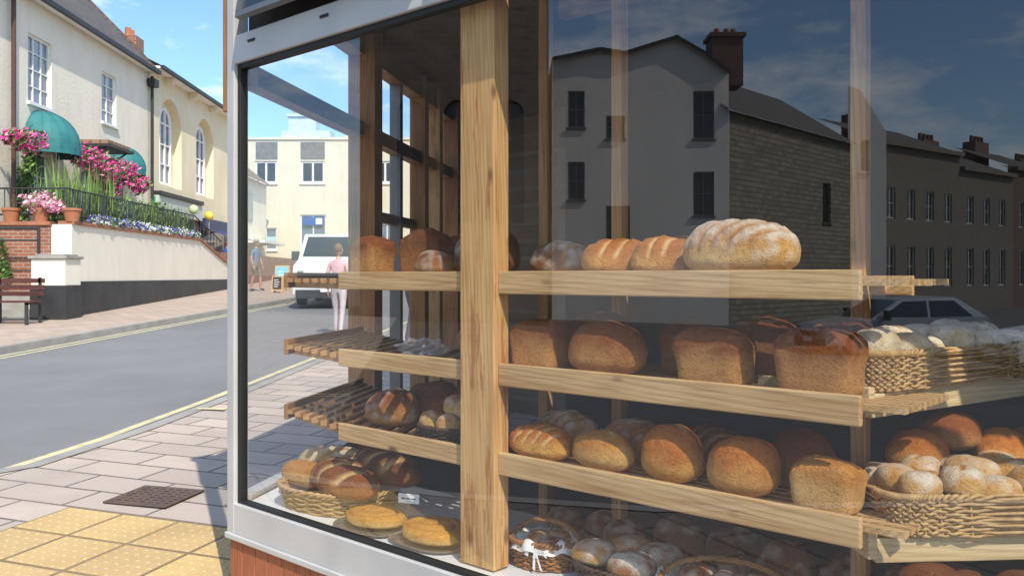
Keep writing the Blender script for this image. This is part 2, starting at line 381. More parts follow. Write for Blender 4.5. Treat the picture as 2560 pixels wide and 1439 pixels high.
# display base
M = MB(); M.poly([W(TC+.04, DG+.03, .608), W(TR, DG+.03, .608), W(TR, .62, .608), W(TC-.36, .62, .608)], BASEW)
M.poly([W(TC-.36, .62, .608), W(TR, .62, .608), W(TR, .62, .3), W(TC-.36, .62, .3)], DARK)
M.obj('display_base', SH)
# shelves
HZ = [EYE+.016, EYE-.292, EYE-.59]
for li, hz in enumerate(HZ):
    S = empty('bread_shelf')
    wpiece('front_board', 0, 1.206, 0, .02, hz-.076, hz, WX, S)
    M = MB()
    for k in range(8): M.box(W, .0, 1.3-.0, .035+k*.045, .035+k*.045+.028, hz-.04, hz-.024, WX)
    for t in (.12, .6, 1.1): M.box(W, t, t+.03, .022, .4, hz-.066, hz-.0405, WX)
    M.box(W, 0, 1.2, .395, .415, hz-.07, hz-.015, WX)
    M.obj('slats', S)
    S = empty('bread_shelf')
    wpiece('front_board', -.881, -.161, 0, .02, hz-.07, hz, WX, S)
    spiece('side_board', .19, 1.25, .12, .14, hz-.07, hz, WDX, S)
    M = MB()
    p1 = SW(.19, .15, 0); p2 = W(-.87, .03, 0)
    q = [p1, p2, W(-.16, .03, 0)]
    n = 15
    for k in range(n):
        f = k/(n-1)
        if f < .45: b = p1.lerp(p2, f/.45)
        else: b = p2.lerp(q[2], (f-.45)/.55)
        L = 1.05 - .55*f
        b = Vector((b.x, b.y))
        for zz0, zz1 in ((hz-.045, hz-.026),):
            M.box(lambda a, d, z: Vector((b.x+V.x*a+VN.x*d, b.y+V.y*a+VN.y*d, z)), 0, L, -.014, .014, zz0, zz1, WY)
    M.box(lambda a, d, z: (p1.lerp(p2, a)+Vector((.4*d, .9*d, z))), .0, 1.0, .04, .07, hz-.07, hz-.046, WY)
    M.box(lambda a, d, z: (p1.lerp(p2, a)+Vector((.4*d, .9*d, z))), .0, 1.0, .4, .43, hz-.07, hz-.046, WY)
    M.obj('slats', S)
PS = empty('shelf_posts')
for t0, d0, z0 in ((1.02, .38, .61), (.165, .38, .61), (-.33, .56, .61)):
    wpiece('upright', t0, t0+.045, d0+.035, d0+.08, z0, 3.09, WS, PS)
wpiece('ceiling_beam', -.8, 2.6, 1.3, 1.36, 2.9, 3.05, WDX, PS)
# ------------------------------------------------------------------ bread
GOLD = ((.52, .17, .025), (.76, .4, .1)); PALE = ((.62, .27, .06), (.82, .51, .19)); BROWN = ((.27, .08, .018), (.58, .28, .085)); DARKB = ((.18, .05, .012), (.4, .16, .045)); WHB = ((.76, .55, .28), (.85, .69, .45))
_s = [0]
def spw(x, e): return math.copysign(abs(x)**e, x)
def loaf(kind, L, Wi, H, t, d, z, rot=0, col=GOLD, slash=0, flour=0, world=None, name=None, tilt=0):
    _s[0] += 1; sd = _s[0]*13.7
    nu, nv = (110, 52) if slash else (60, 36)
    exy, ez = {'bloomer': (.9, .85), 'tin': (.32, .3), 'cob': (1, .9), 'roll': (.95, .8), 'baguette': (.85, .9), 'flat': (1, .55)}[kind]
    vs, cs = [], []
    for j in range(nv+1):
        v = -math.pi/2+math.pi*j/nv
        for i in range(nu):
            a = 2*math.pi*i/nu
            x = spw(math.cos(v), ez)*spw(math.cos(a), exy); y = spw(math.cos(v), ez)*spw(math.sin(a), exy); s = spw(math.sin(v), ez)
            if kind == 'tin':
                zn = (s+1)/2; f = .9+.07*zn
                cr = .62+.03*noise.noise(Vector((x*2, y*2, sd)))
                f *= 1-.07*math.exp(-((zn-cr)/.05)**2)
                if zn > cr: f *= 1.05
                zz = zn*H + (.2*H*(1-x*x)*(1-y*y) if zn > .9 else 0)
                x *= f; y *= f
            else:
                zn = s*.62+.38 if s > 0 else s*.38+.38
                if s < 0: x *= 1-.06*s*s; y *= 1-.06*s*s
                zz = zn*H
            p = Vector((x*L/2, y*Wi/2, zz))
            nz = noise.noise(p*9+Vector((sd, 0, 0))); nf_ = noise.noise(p*30+Vector((0, sd, 0))); nb = noise.noise(p*70+Vector((0, sd, 3)))
            rug = 2.0 if kind == 'tin' and zn > .6 else 1.15
            k = 1+.09*nz+.024*nf_*rug+.01*nb*rug
            p.x *= k; p.y *= k; p.z = max(0, p.z*(1+.08*nz+.022*nf_*rug+.01*nb*rug))
            g = 0; ear = 0
            if slash and zn > .3 and kind != 'tin':
                if kind == 'flat':
                    rr = math.hypot(x, y); an = math.atan2(y, x); q = (rr*2.2+an/(2*math.pi)+.25*nz) % 1; g = math.exp(-((q-.5)/.12)**2)*(1 if rr < .95 else 0)
                    p.z -= g*.009
                elif slash < 0: g = math.exp(-((p.y+.25*p.x+.01*nf_)/(.07*Wi))**2)*max(0, min(1, (.6-abs(x))*6)); p.z -= g*.004
                else:
                    sp_ = L*.8/slash
                    q = ((p.x-1.0*p.y-.3*p.z+.015*nz)/sp_+.35) % 1; en = max(0, min(1, (.82-abs(x))*6))*max(0, min(1, (zn-.42)*6))
                    g = math.exp(-((q-.5)/.15)**2)*en; ear = math.exp(-((q-.74)/.06)**2)*en
                    nrm = Vector((x*.3, y, max(.2, zn))).normalized(); p += nrm*(-g*.006+ear*.0025)*(H/.12)
            top, side = col
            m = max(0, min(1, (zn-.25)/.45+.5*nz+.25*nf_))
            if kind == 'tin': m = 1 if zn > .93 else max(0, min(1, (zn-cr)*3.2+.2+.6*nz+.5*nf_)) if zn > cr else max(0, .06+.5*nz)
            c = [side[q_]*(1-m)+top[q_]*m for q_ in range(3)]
            if g:
                gc = (.82, .53, .22) if not flour else (.56, .25, .065); gm = min(1, g*1.0)
                if kind == 'flat': gc = (.5, .19, .035); gm *= .7
                c = [c[q_]*(1-gm)+gc[q_]*gm for q_ in range(3)]
            if ear > .3: c = [c[q_]*(1-.25*ear) for q_ in range(3)]
            if flour:
                fm = max(0, min(1, flour*(zn*1.6-.6)+.9*nf_+.5*nz))*(1-min(1, g*1.3))*.85
                c = [c[q_]*(1-fm)+(.88, .8, .67)[q_]*fm for q_ in range(3)]
            vs.append(p); cs.append((*c, 1))
    fs = [(j*nu+i, j*nu+(i+1) % nu, (j+1)*nu+(i+1) % nu, (j+1)*nu+i) for j in range(nv) for i in range(nu)]
    nm = name or {'bloomer': 'bloomer_loaf', 'tin': 'tin_loaf', 'cob': 'cob_loaf', 'roll': 'bread_roll', 'baguette': 'baguette', 'flat': 'glazed_pastry'}[kind]
    me = bpy.data.meshes.new(nm); me.from_pydata(vs, [], fs); me.materials.append(BREAD)
    at = me.color_attributes.new('Col', 'FLOAT_COLOR', 'POINT')
    at.data.foreach_set('color', [x_ for c in cs for x_ in c])
    me.polygons.foreach_set('use_smooth', [True]*len(me.polygons)); me.update()
    o = bpy.data.objects.new(nm, me); link(o)
    o.location = W(t, d, z) if world is None else world
    o.rotation_euler = (tilt, 0, SANG+math.radians(rot) if world is None else math.radians(rot)); return o
s1, s2, s3 = [h-.024 for h in HZ]
# right, top
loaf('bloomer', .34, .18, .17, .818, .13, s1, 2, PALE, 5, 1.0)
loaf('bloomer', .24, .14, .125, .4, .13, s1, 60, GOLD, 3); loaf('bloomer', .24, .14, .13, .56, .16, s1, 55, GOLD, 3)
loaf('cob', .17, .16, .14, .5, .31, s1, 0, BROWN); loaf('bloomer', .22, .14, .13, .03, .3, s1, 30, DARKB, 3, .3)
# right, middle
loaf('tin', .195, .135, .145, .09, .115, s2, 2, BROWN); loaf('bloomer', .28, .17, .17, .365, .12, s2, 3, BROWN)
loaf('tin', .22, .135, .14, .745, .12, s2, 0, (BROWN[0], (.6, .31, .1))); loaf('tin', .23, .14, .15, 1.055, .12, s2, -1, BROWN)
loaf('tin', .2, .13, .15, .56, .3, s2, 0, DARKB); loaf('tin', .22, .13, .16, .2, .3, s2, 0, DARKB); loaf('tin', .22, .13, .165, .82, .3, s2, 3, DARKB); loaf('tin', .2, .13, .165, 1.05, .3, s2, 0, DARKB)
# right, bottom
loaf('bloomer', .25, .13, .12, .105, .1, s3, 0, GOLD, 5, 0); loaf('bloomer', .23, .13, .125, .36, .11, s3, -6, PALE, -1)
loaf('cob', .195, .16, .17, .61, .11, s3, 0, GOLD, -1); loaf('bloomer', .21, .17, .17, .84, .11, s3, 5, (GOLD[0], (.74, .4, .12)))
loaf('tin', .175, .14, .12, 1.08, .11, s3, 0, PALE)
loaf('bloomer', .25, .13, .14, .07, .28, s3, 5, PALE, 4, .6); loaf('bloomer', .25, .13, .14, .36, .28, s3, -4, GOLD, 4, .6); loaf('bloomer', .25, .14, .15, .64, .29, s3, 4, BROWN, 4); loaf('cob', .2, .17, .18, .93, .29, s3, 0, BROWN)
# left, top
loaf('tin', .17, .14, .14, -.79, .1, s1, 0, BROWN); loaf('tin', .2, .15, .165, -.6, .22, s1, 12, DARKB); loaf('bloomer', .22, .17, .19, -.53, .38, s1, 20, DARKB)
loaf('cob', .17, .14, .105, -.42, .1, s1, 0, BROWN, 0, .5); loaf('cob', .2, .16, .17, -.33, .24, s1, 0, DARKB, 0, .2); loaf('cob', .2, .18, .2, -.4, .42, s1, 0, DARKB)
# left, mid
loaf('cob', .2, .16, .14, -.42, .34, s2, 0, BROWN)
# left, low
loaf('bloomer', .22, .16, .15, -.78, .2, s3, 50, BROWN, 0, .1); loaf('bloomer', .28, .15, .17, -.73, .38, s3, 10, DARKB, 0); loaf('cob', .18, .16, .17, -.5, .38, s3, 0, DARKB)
# ------------------------------------------------------------------ baskets
def basket(name, loc, rot, rx, ry, h, m, ex=1.0, flare=.12, rows=9, stakes=26, r=.0048, handle=False, rim=True):
    E = empty(name, loc); E.rotation_euler = (0, 0, rot)
    cu = bpy.data.curves.new('weave', 'CURVE'); cu.dimensions = '3D'; cu.bevel_depth = r; cu.bevel_resolution = 1; cu.materials.append(m)
    def P(a, z, o=0):
        f = 1-flare+flare*z/h; return (spw(math.cos(a), ex)*(rx*f+o), spw(math.sin(a), ex)*(ry*f+o), z)
    def spl(pts, cyc=False, rad=1):
        s = cu.splines.new('POLY'); s.points.add(len(pts)-1)
        for q, p in zip(s.points, pts): q.co = (*p, 1); q.radius = rad
        s.use_cyclic_u = cyc
    for k in range(rows):
        z = h*(k+.5)/rows
        spl([P(2*math.pi*i/(stakes*4), z+.0018*math.sin(i*1.7+k*2.3)+.0012*math.sin(i*.31+k), (.0045+.001*math.sin(i*.77+k))*math.cos(i*math.pi/4*1.0+math.pi*k)) for i in range(stakes*4)], True)
    for i in range(stakes//2):
        a = 2*math.pi*i/(stakes//2); spl([P(a, 0), P(a, h)], rad=.9)
    for ph in (0, math.pi):
        n = stakes*6
        spl([P(2*math.pi*i/n, h+.005+.006*math.sin(i*math.pi/3+ph), .006*math.cos(i*math.pi/3+ph)) for i in range(n)], True, 1.25)
    if handle:
        for ph in (0, 2.1, 4.2):
            spl([((rx+.0)*math.cos(math.pi*i/40)+.003*math.cos(i+ph), .004*math.sin(i+ph), h*.8+(.085)*math.sin(math.pi*i/40)+.003*math.sin(i+ph)) for i in range(41)], rad=1.2)
    link(bpy.data.objects.new('weave', cu), E)
    M = MB(); n = 40
    M.poly([P(2*math.pi*i/n, .004, -.004) for i in range(n)], m)
    for i in range(n):
        a, b = 2*math.pi*i/n, 2*math.pi*(i+1)/n
        M.poly([P(a, .004, -.004), P(b, .004, -.004), P(b, h*.97, -.004), P(a, h*.97, -.004)], m)
    M.obj('lining', E); return E
def cloth(parent, rx, ry, h, seed=1, drop=.05, ex=1):
    M = MB(); n = 72; prof = [(.55, .35), (.8, .6), (.97, 1.0), (1.06, 1.08), (1.16, .95), (1.2, .95-drop/h*.6), (1.24, .95-drop/h)]
    g = []
    for j, (f, z) in enumerate(prof):
        for i in range(n):
            a = 2*math.pi*i/n; wv = noise.noise(Vector((math.cos(a)*3, math.sin(a)*3, seed+j*.15)))
            k = 1+.1*wv*min(1, j*.4)+.035*math.sin(a*11+seed)*(j > 3)
            g.append((spw(math.cos(a), ex)*rx*f*k, spw(math.sin(a), ex)*ry*f*k, max(.01, h*z*(1+.25*wv))))
    M.v = g; M.mi(CLOTH)
    for j in range(len(prof)-1):
        for i in range(n): M.f.append((j*n+i, j*n+(i+1) % n, (j+1)*n+(i+1) % n, (j+1)*n+i)); M.m.append(0)
    M.obj('cloth_liner', parent, smooth=True)
ZB = .61
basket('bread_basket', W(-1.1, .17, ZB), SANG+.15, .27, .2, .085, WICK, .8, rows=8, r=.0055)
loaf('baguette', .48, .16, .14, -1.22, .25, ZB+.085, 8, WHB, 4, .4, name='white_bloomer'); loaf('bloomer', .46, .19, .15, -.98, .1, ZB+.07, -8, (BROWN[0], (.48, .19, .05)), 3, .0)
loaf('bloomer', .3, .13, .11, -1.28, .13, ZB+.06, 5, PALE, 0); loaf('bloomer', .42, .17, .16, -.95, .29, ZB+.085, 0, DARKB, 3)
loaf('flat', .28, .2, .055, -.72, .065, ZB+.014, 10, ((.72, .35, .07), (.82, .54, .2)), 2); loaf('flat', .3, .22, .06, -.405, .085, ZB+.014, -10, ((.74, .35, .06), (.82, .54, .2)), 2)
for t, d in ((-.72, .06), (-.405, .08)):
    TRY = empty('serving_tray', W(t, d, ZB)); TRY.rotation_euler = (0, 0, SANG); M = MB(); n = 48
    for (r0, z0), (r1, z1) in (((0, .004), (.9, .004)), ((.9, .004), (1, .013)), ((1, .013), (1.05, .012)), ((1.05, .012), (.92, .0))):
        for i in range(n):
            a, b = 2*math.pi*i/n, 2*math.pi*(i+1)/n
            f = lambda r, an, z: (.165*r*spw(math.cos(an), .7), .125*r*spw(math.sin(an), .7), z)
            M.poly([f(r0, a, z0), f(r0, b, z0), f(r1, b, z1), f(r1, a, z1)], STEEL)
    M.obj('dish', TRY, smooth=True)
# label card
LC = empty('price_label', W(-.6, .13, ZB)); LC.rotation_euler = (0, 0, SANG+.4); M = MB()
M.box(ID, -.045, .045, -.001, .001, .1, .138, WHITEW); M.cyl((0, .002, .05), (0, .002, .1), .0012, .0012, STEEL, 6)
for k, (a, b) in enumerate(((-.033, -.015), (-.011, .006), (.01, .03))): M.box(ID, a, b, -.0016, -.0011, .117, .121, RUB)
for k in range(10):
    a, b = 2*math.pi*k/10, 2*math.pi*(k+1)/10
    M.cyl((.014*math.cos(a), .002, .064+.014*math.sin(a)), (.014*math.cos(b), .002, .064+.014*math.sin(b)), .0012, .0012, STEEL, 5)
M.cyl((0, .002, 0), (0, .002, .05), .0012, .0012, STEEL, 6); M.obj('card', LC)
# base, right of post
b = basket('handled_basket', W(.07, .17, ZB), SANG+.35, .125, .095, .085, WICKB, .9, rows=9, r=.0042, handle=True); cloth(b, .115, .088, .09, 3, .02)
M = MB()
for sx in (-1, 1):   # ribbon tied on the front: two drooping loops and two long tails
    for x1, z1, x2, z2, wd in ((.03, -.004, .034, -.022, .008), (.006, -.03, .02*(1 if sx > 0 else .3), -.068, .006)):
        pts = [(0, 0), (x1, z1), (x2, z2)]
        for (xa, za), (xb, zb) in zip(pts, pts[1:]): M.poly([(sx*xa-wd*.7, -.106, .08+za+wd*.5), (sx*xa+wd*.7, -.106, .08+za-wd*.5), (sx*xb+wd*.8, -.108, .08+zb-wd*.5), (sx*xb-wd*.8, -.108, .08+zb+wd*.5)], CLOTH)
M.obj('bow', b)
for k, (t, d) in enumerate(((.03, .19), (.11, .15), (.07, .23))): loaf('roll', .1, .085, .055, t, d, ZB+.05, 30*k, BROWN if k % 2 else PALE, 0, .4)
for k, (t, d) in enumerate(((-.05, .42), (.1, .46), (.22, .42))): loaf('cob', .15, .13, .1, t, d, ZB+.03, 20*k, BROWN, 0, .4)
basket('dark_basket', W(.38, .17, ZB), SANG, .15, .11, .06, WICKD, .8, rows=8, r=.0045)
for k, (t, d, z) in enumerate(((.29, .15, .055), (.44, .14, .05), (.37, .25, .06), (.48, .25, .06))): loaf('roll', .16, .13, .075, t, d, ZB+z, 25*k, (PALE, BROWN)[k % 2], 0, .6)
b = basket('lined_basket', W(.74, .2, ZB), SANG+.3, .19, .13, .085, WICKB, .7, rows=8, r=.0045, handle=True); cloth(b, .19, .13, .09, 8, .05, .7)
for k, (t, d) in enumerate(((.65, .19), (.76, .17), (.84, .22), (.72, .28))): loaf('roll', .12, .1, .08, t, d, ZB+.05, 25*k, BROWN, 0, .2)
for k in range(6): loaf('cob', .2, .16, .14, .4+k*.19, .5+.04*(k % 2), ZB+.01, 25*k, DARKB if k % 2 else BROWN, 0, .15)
# left low shelf basket with rolls
basket('roll_basket', W(-.36, .13, s3), SANG, .135, .1, .05, WICKD, 1, rows=6, r=.004)
for k, (t, d, z) in enumerate(((-.44, .1, .035), (-.33, .09, .035), (-.26, .15, .035), (-.38, .18, .05), (-.34, .13, .095), (-.27, .13, .09))): loaf('roll', .1, .085, .075, t, d, s3+z, 40*k, (BROWN[1], PALE[1]), 0, .5)
# crumpled clear bag on middle left shelf
M = MB(); nu, nv = 30, 16
for j in range(nv+1):
    for i in range(nu):
        a, v = 2*math.pi*i/nu, math.pi*j/nv; q = Vector((math.sin(v)*math.cos(a), math.sin(v)*math.sin(a), math.cos(v)))
        k = 1+.5*noise.noise(q*3)+.25*noise.noise(q*8); M.v.append((q.x*.09*k, q.y*.06*k, max(0, .03+q.z*.035*k)))
m_, nt, bb = nodes('clear_plastic'); bb.inputs['Roughness'].default_value = .12; bb.inputs['Alpha'].default_value = .16; bb.inputs['Base Color'].default_value = (.9, .9, .92, 1)
M.mi(m_)
for j in range(nv):
    for i in range(nu): M.f.append((j*nu+i, j*nu+(i+1) % nu, (j+1)*nu+(i+1) % nu, (j+1)*nu+i)); M.m.append(0)
o = M.obj('plastic_bag'); o.location = W(-.6, .2, s2)
# right-hand tray rack
def rack(name, x, y, ang, zt, tray_ang=0):
    E = empty(name, (x, y, zt)); E.rotation_euler = (0, tray_ang, ang)
    M = MB(); M.box(ID, -.02, 1.0, -.0, .022, -.062, 0, WPALE); M.box(ID, -.02, 1.0, .33, .35, -.062, 0, WPALE)
    M.box(ID, -.045, -.021, -.01, .36, -.05, .02, WPALE)
    for k in range(6): M.box(ID, -.02, 1.0, .04+k*.05, .07+k*.05, -.035, -.02, WPALE)
    M.obj('board', E, bevel=.003); return E
def tray(x, y, ang, z, seed, cols, fl=.9, bold=0):
    R = Matrix.Rotation(ang, 3, 'Z'); c = Vector((x, y, z))+R@Vector((.42, .15, 0))
    basket('wicker_tray', c, ang, .42, .16, .095, WICK, .28, flare=.05, rows=12, stakes=60, r=.0042)
    rnd = random.Random(seed)
    for i in range(7):
        for j in range(3):
            p = c+R@Vector((-.33+i*.11+rnd.uniform(-.015, .015), -.095+j*.095, .05+rnd.uniform(0, .035)+bold*.01))
            k_ = rnd.uniform(.85, 1.2)
            loaf('roll', .13*k_, .105*k_, .08*k_, 0, 0, 0, rnd.uniform(0, 180), cols, -1 if rnd.random() < .5 else 0, fl, world=p)
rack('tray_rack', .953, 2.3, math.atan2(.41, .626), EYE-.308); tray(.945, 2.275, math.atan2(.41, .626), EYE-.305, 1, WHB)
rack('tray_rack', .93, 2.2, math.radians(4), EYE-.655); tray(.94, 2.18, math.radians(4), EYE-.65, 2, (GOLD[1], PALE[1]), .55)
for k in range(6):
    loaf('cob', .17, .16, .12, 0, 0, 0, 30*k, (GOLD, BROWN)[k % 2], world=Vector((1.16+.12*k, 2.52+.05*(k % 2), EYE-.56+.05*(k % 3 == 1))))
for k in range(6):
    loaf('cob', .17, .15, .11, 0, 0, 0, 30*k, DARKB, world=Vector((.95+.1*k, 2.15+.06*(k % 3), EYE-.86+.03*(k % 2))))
# ------------------------------------------------------------------ generic wall with openings
def wall(M, xf, a0, a1, z0, z1, ops, m, rev=.12, sg=-1):
    """front sheet at depth 0 with openings (a0,a1,z0,z1,arch); reveals go to depth sg*rev"""
    As = sorted({a0, a1, *[o[0] for o in ops], *[o[1] for o in ops]}); Zs = sorted({z0, z1, *[o[2] for o in ops], *[o[3] for o in ops]})
    for p, q in zip(As, As[1:]):
        for r, s in zip(Zs, Zs[1:]):
            ca, cz = (p+q)/2, (r+s)/2
            if any(o[0] < ca < o[1] and o[2] < cz < o[3] for o in ops): continue
            M.poly([xf(p, 0, r), xf(q, 0, r), xf(q, 0, s), xf(p, 0, s)], m)
    D = sg*rev
    for o in ops:
        b0, b1, y0, y1 = o[:4]; arch = len(o) > 4 and o[4]
        yt = y1-(b1-b0)/2 if arch else y1
        M.poly([xf(b0, 0, y0), xf(b0, D, y0), xf(b0, D, yt), xf(b0, 0, yt)], m); M.poly([xf(b1, 0, y0), xf(b1, D, y0), xf(b1, D, yt), xf(b1, 0, yt)], m)
        M.poly([xf(b0, 0, y0), xf(b1, 0, y0), xf(b1, D, y0), xf(b0, D, y0)], m)
        if not arch: M.poly([xf(b0, 0, y1), xf(b1, 0, y1), xf(b1, D, y1), xf(b0, D, y1)], m)
        else:
            R = (b1-b0)/2; cx = (b0+b1)/2; n = 12
            for k in range(n):
                A1, A2 = math.pi*k/n, math.pi*(k+1)/n
                x1_, x2_ = cx+R*math.cos(A1), cx+R*math.cos(A2); h1, h2 = yt+R*math.sin(A1), yt+R*math.sin(A2)
                M.poly([xf(x1_, 0, h1), xf(x2_, 0, h2), xf(x2_, 0, y1), xf(x1_, 0, y1)], m)
                M.poly([xf(x1_, 0, h1), xf(x2_, 0, h2), xf(x2_, D, h2), xf(x1_, D, h1)], m)
def window(M, xf, o, nx=2, nz=3, sg=-1, rev=.12, fr=.06, fm=None, pm=None, sill=True, bar=.02):
    fm = fm or WHITEW; pm = pm or PANE; b0, b1, y0, y1 = o[:4]; D = sg*rev*.75
    M.poly([xf(b0, D+sg*.02, y0), xf(b1, D+sg*.02, y0), xf(b1, D+sg*.02, y1), xf(b0, D+sg*.02, y1)], pm)
    d0, d1 = D+sg*.019, D-sg*.02
    M.box(xf, b0, b0+fr, d0, d1, y0, y1, fm); M.box(xf, b1-fr, b1, d0, d1, y0, y1, fm)
    M.box(xf, b0+fr, b1-fr, d0, d1, y0, y0+fr, fm); M.box(xf, b0+fr, b1-fr, d0, d1, y1-fr, y1, fm)
    for k in range(1, nx): a = b0+(b1-b0)*k/nx; M.box(xf, a-bar, a+bar, d0, d1-sg*-.005, y0+fr, y1-fr, fm)
    for k in range(1, nz): z = y0+(y1-y0)*k/nz; M.box(xf, b0+fr, b1-fr, d0, d1-sg*-.008, z-bar*.7, z+bar*.7, fm)
    if sill: M.box(xf, b0-.06, b1+.06, 0 if sg < 0 else 0, -sg*.08, y0-.08, y0-.003, fm)
FX = lambda a, d, z: Vector((-11.04-.04*a+d, a, z))
WXF = lambda a, d, z: Vector((-8.79-.04*a+d, a, z))
# ------------------------------------------------------------------ flower house
H1 = empty('cream_house'); M = MB(); E = EYE
ops = [(21.65, 22.85, E+4.3, E+6.0), (25.9, 26.95, E+4.55, E+6.05), (21.7, 22.75, E+1.9, E+3.1), (24.5, 25.4, E+.9, E+3.0), (26.7, 27.5, E+1.8, E+3.1)]
wall(M, FX, 16, 29.6, -.2, E+7.05, ops, CREAM)
for o in ops: window(M, FX, o, 2 if o[1]-o[0] < 1.1 else 3, 4)
M.box(FX, 16, 29.6, -6, -.3, -.2, E+7.0, CREAM)
M.poly([FX(16, 0, E+7.05), FX(16, -6, E+7.05), FX(16, -3, E+10.1)], CREAM); M.poly([FX(29.6, 0, E+7.05), FX(29.6, -6, E+7.05), FX(29.6, -3, E+10.1)], CREAM)
M.obj('walls', H1)
M = MB()
for s_ in (0, 1):
    pts = [FX(15.8, .3, E+6.9), FX(29.75, .3, E+6.9), FX(29.75, -3, E+10.25), FX(15.8, -3, E+10.25)] if s_ == 0 else [FX(15.8, -6.3, E+6.9), FX(29.75, -6.3, E+6.9), FX(29.75, -3, E+10.25), FX(15.8, -3, E+10.25)]
    M.poly(pts, TILE if s_ else SLATE)
M.box(FX, 15.8, 29.75, .05, .28, E+6.82, E+6.89, WHITEW); M.box(FX, 15.8, 29.7, .29, .4, E+6.78, E+6.9, BLACKP)
for k in range(60): M.box(FX, 29.4, 29.78, .25-k*.055, .28-k*.055-.045, E+6.95+k*.0558, E+7.03+k*.0558, TILE)
M.obj('roof', H1)
M = MB(); M.box(FX, 24.3, 25.1, -3.4, -2.6, E+9.6, E+11.3, BRICKR); M.box(FX, 24.25, 25.15, -3.45, -2.55, E+11.3, E+11.4, BRICKR)
for k in range(2): p = FX(24.5+.4*k, -3, E+11.4); M.cyl(p, p+Vector((0, 0, .5)), .13, .1, TERRA)
M.box(FX, 29.8, 30.5, -1.2, -.5, E+7.3, E+8.15, BRICKR)
for k in range(2): p = FX(30.0+.3*k, -.85, E+8.15); M.cyl(p, p+Vector((0, 0, .3)), .12, .1, TERRA)
M.obj('chimney', H1)
M = MB()
for y, m_, z0, z1 in ((20.75, mat('brown_pipe', (.1, .05, .035)), -.0, E+6.8), (29.6, BLACKP, E+2.6, E+6.7), (29.75, GREENP, E+.6, E+2.7)):
    M.cyl(FX(y, .12, z0), FX(y, .12, z1), .055, .055, m_, 10)
M.box(FX, 29.4, 29.8, .03, .28, E+6.35, E+6.6, BLACKP)
M.obj('drainpipe', H1)
def awning(yc, hw, z, r, h):
    a = MB(); n, k = 8, 14
    for i in range(k):
        for j in range(n):
            def P(ii, jj):
                th = math.pi*ii/k; ph = math.pi/2*jj/n
                return FX(yc-hw*math.cos(th)*math.cos(ph*.98), .02+r*math.sin(th)*math.cos(ph), z+h*math.sin(ph))
            a.poly([P(i, j), P(i+1, j), P(i+1, j+1), P(i, j+1)], TEAL)
        def Q(ii, zz): th = math.pi*ii/k; return FX(yc-hw*math.cos(th), .02+r*math.sin(th), zz)
        a.poly([Q(i, z), Q(i+1, z), Q(i+1, z-.16), Q(i, z-.16)], TEAL)
    for i in range(0, k+1, 2):
        th = math.pi*i/k
        for j in range(n):
            p0, p1 = [FX(yc-hw*math.cos(th)*math.cos(q*.98), .03+r*math.sin(th)*math.cos(q), z+.005+h*math.sin(q)) for q in (math.pi/2*j/n, math.pi/2*(j+1)/n)]
            a.cyl(p0, p1, .012, .012, TEAL, 5)
    a.obj('window_awning', smooth=False)
awning(22.25, .85, E+3.2, .95, .95); awning(27.1, .65, E+3.25, .8, .75)
M = MB(); M.box(FX, 24.1, 25.8, .0, 1.0, E+3.55, E+3.63, BLACKP); M.box(FX, 24.2, 25.7, .0, .9, E+3.635, E+3.75, TILE)
for y in (24.2, 25.6): M.cyl(FX(y, .02, E+3.0), FX(y, .85, E+3.55), .025, .025, BLACKP)
M.obj('door_canopy')
# terrace, retaining wall
T = empty('retaining_wall'); M = MB()
prof = [(19.1, E+1.12), (27.9, E+1.12), (30.8, E+.45), (31.3, E+.45)]
for (y0, t0), (y1, t1) in zip(prof, prof[1:]):
    M.poly([WXF(y0, 0, E-.12), WXF(y1, 0, E-.12), WXF(y1, 0, t1), WXF(y0, 0, t0)], OFFW)
    M.poly([WXF(y0, 0, t0), WXF(y1, 0, t1), WXF(y1, -.3, t1), WXF(y0, -.3, t0)], OFFW)
    M.poly([WXF(y0, .03, -.2), WXF(y1, .03, -.2), WXF(y1, .03, E-.12), WXF(y0, .03, E-.12)], BLACKP)
    M.poly([WXF(y0, 0, E-.12), WXF(y1, 0, E-.12), WXF(y1, .03, E-.12), WXF(y0, .03, E-.12)], BLACKP)
    def cp(a, d, z): f = a; y = y0+(y1-y0)*f; return WXF(y, d, t0+(t1-t0)*f+z)
    M.box(cp, 0, 1, -.3, .05, .003, .075, COPE)
M.poly([WXF(19.1, 0, -.2), WXF(19.1, -.45, -.2), WXF(19.1, -.45, E+1.12), WXF(19.1, 0, E+1.12)], OFFW)
M.obj('wall', T)
M = MB(); M.box(WXF, 19.16, 45, -3.2, -.31, 0, E+.85, BRICKR); M.obj('terrace', T)
M = MB(); M.box(ID, -15, -10.0, 19.05, 19.3, -.2, E+1.1, BRICKR); M.box(ID, -15, -9.98, 19.0, 19.35, E+1.1, E+1.18, COPE); M.obj('brick_garden_wall')
M = MB(); M.box(ID, -10.03, -9.32, 18.35, 19.02, E-.2, E+.36, OFFW); M.box(ID, -10.05, -9.3, 18.33, 19.04, -.2, E-.2, BLACKP)
M.box(ID, -10.08, -9.27, 18.3, 19.06, E+.36, E+.42, KERB); M.box(ID, -9.98, -9.37, 18.4, 19.0, E+.42, E+.46, KERB); M.obj('gate_pillar', bevel=.01)
M = MB()
M.cyl((-12.5, 18.5, E+1.0), (-9.95, 18.5, E+1.0), .035, .035, BLACKP); M.cyl((-9.95, 18.5, E+1.0), (-9.95, 18.5, E+.44), .035, .035, BLACKP)
M.cyl((-12.5, 18.5, E+.75), (-9.98, 18.5, E+.75), .02, .02, BLACKP); M.obj('handrail')
M = MB()   # steps up
for k in range(4): M.box(ID, -14, -10.1, 18.2+.2*k, 18.2+.2*(k+1), 0, .75+.15*k, KERB)
M.obj('stone_steps')
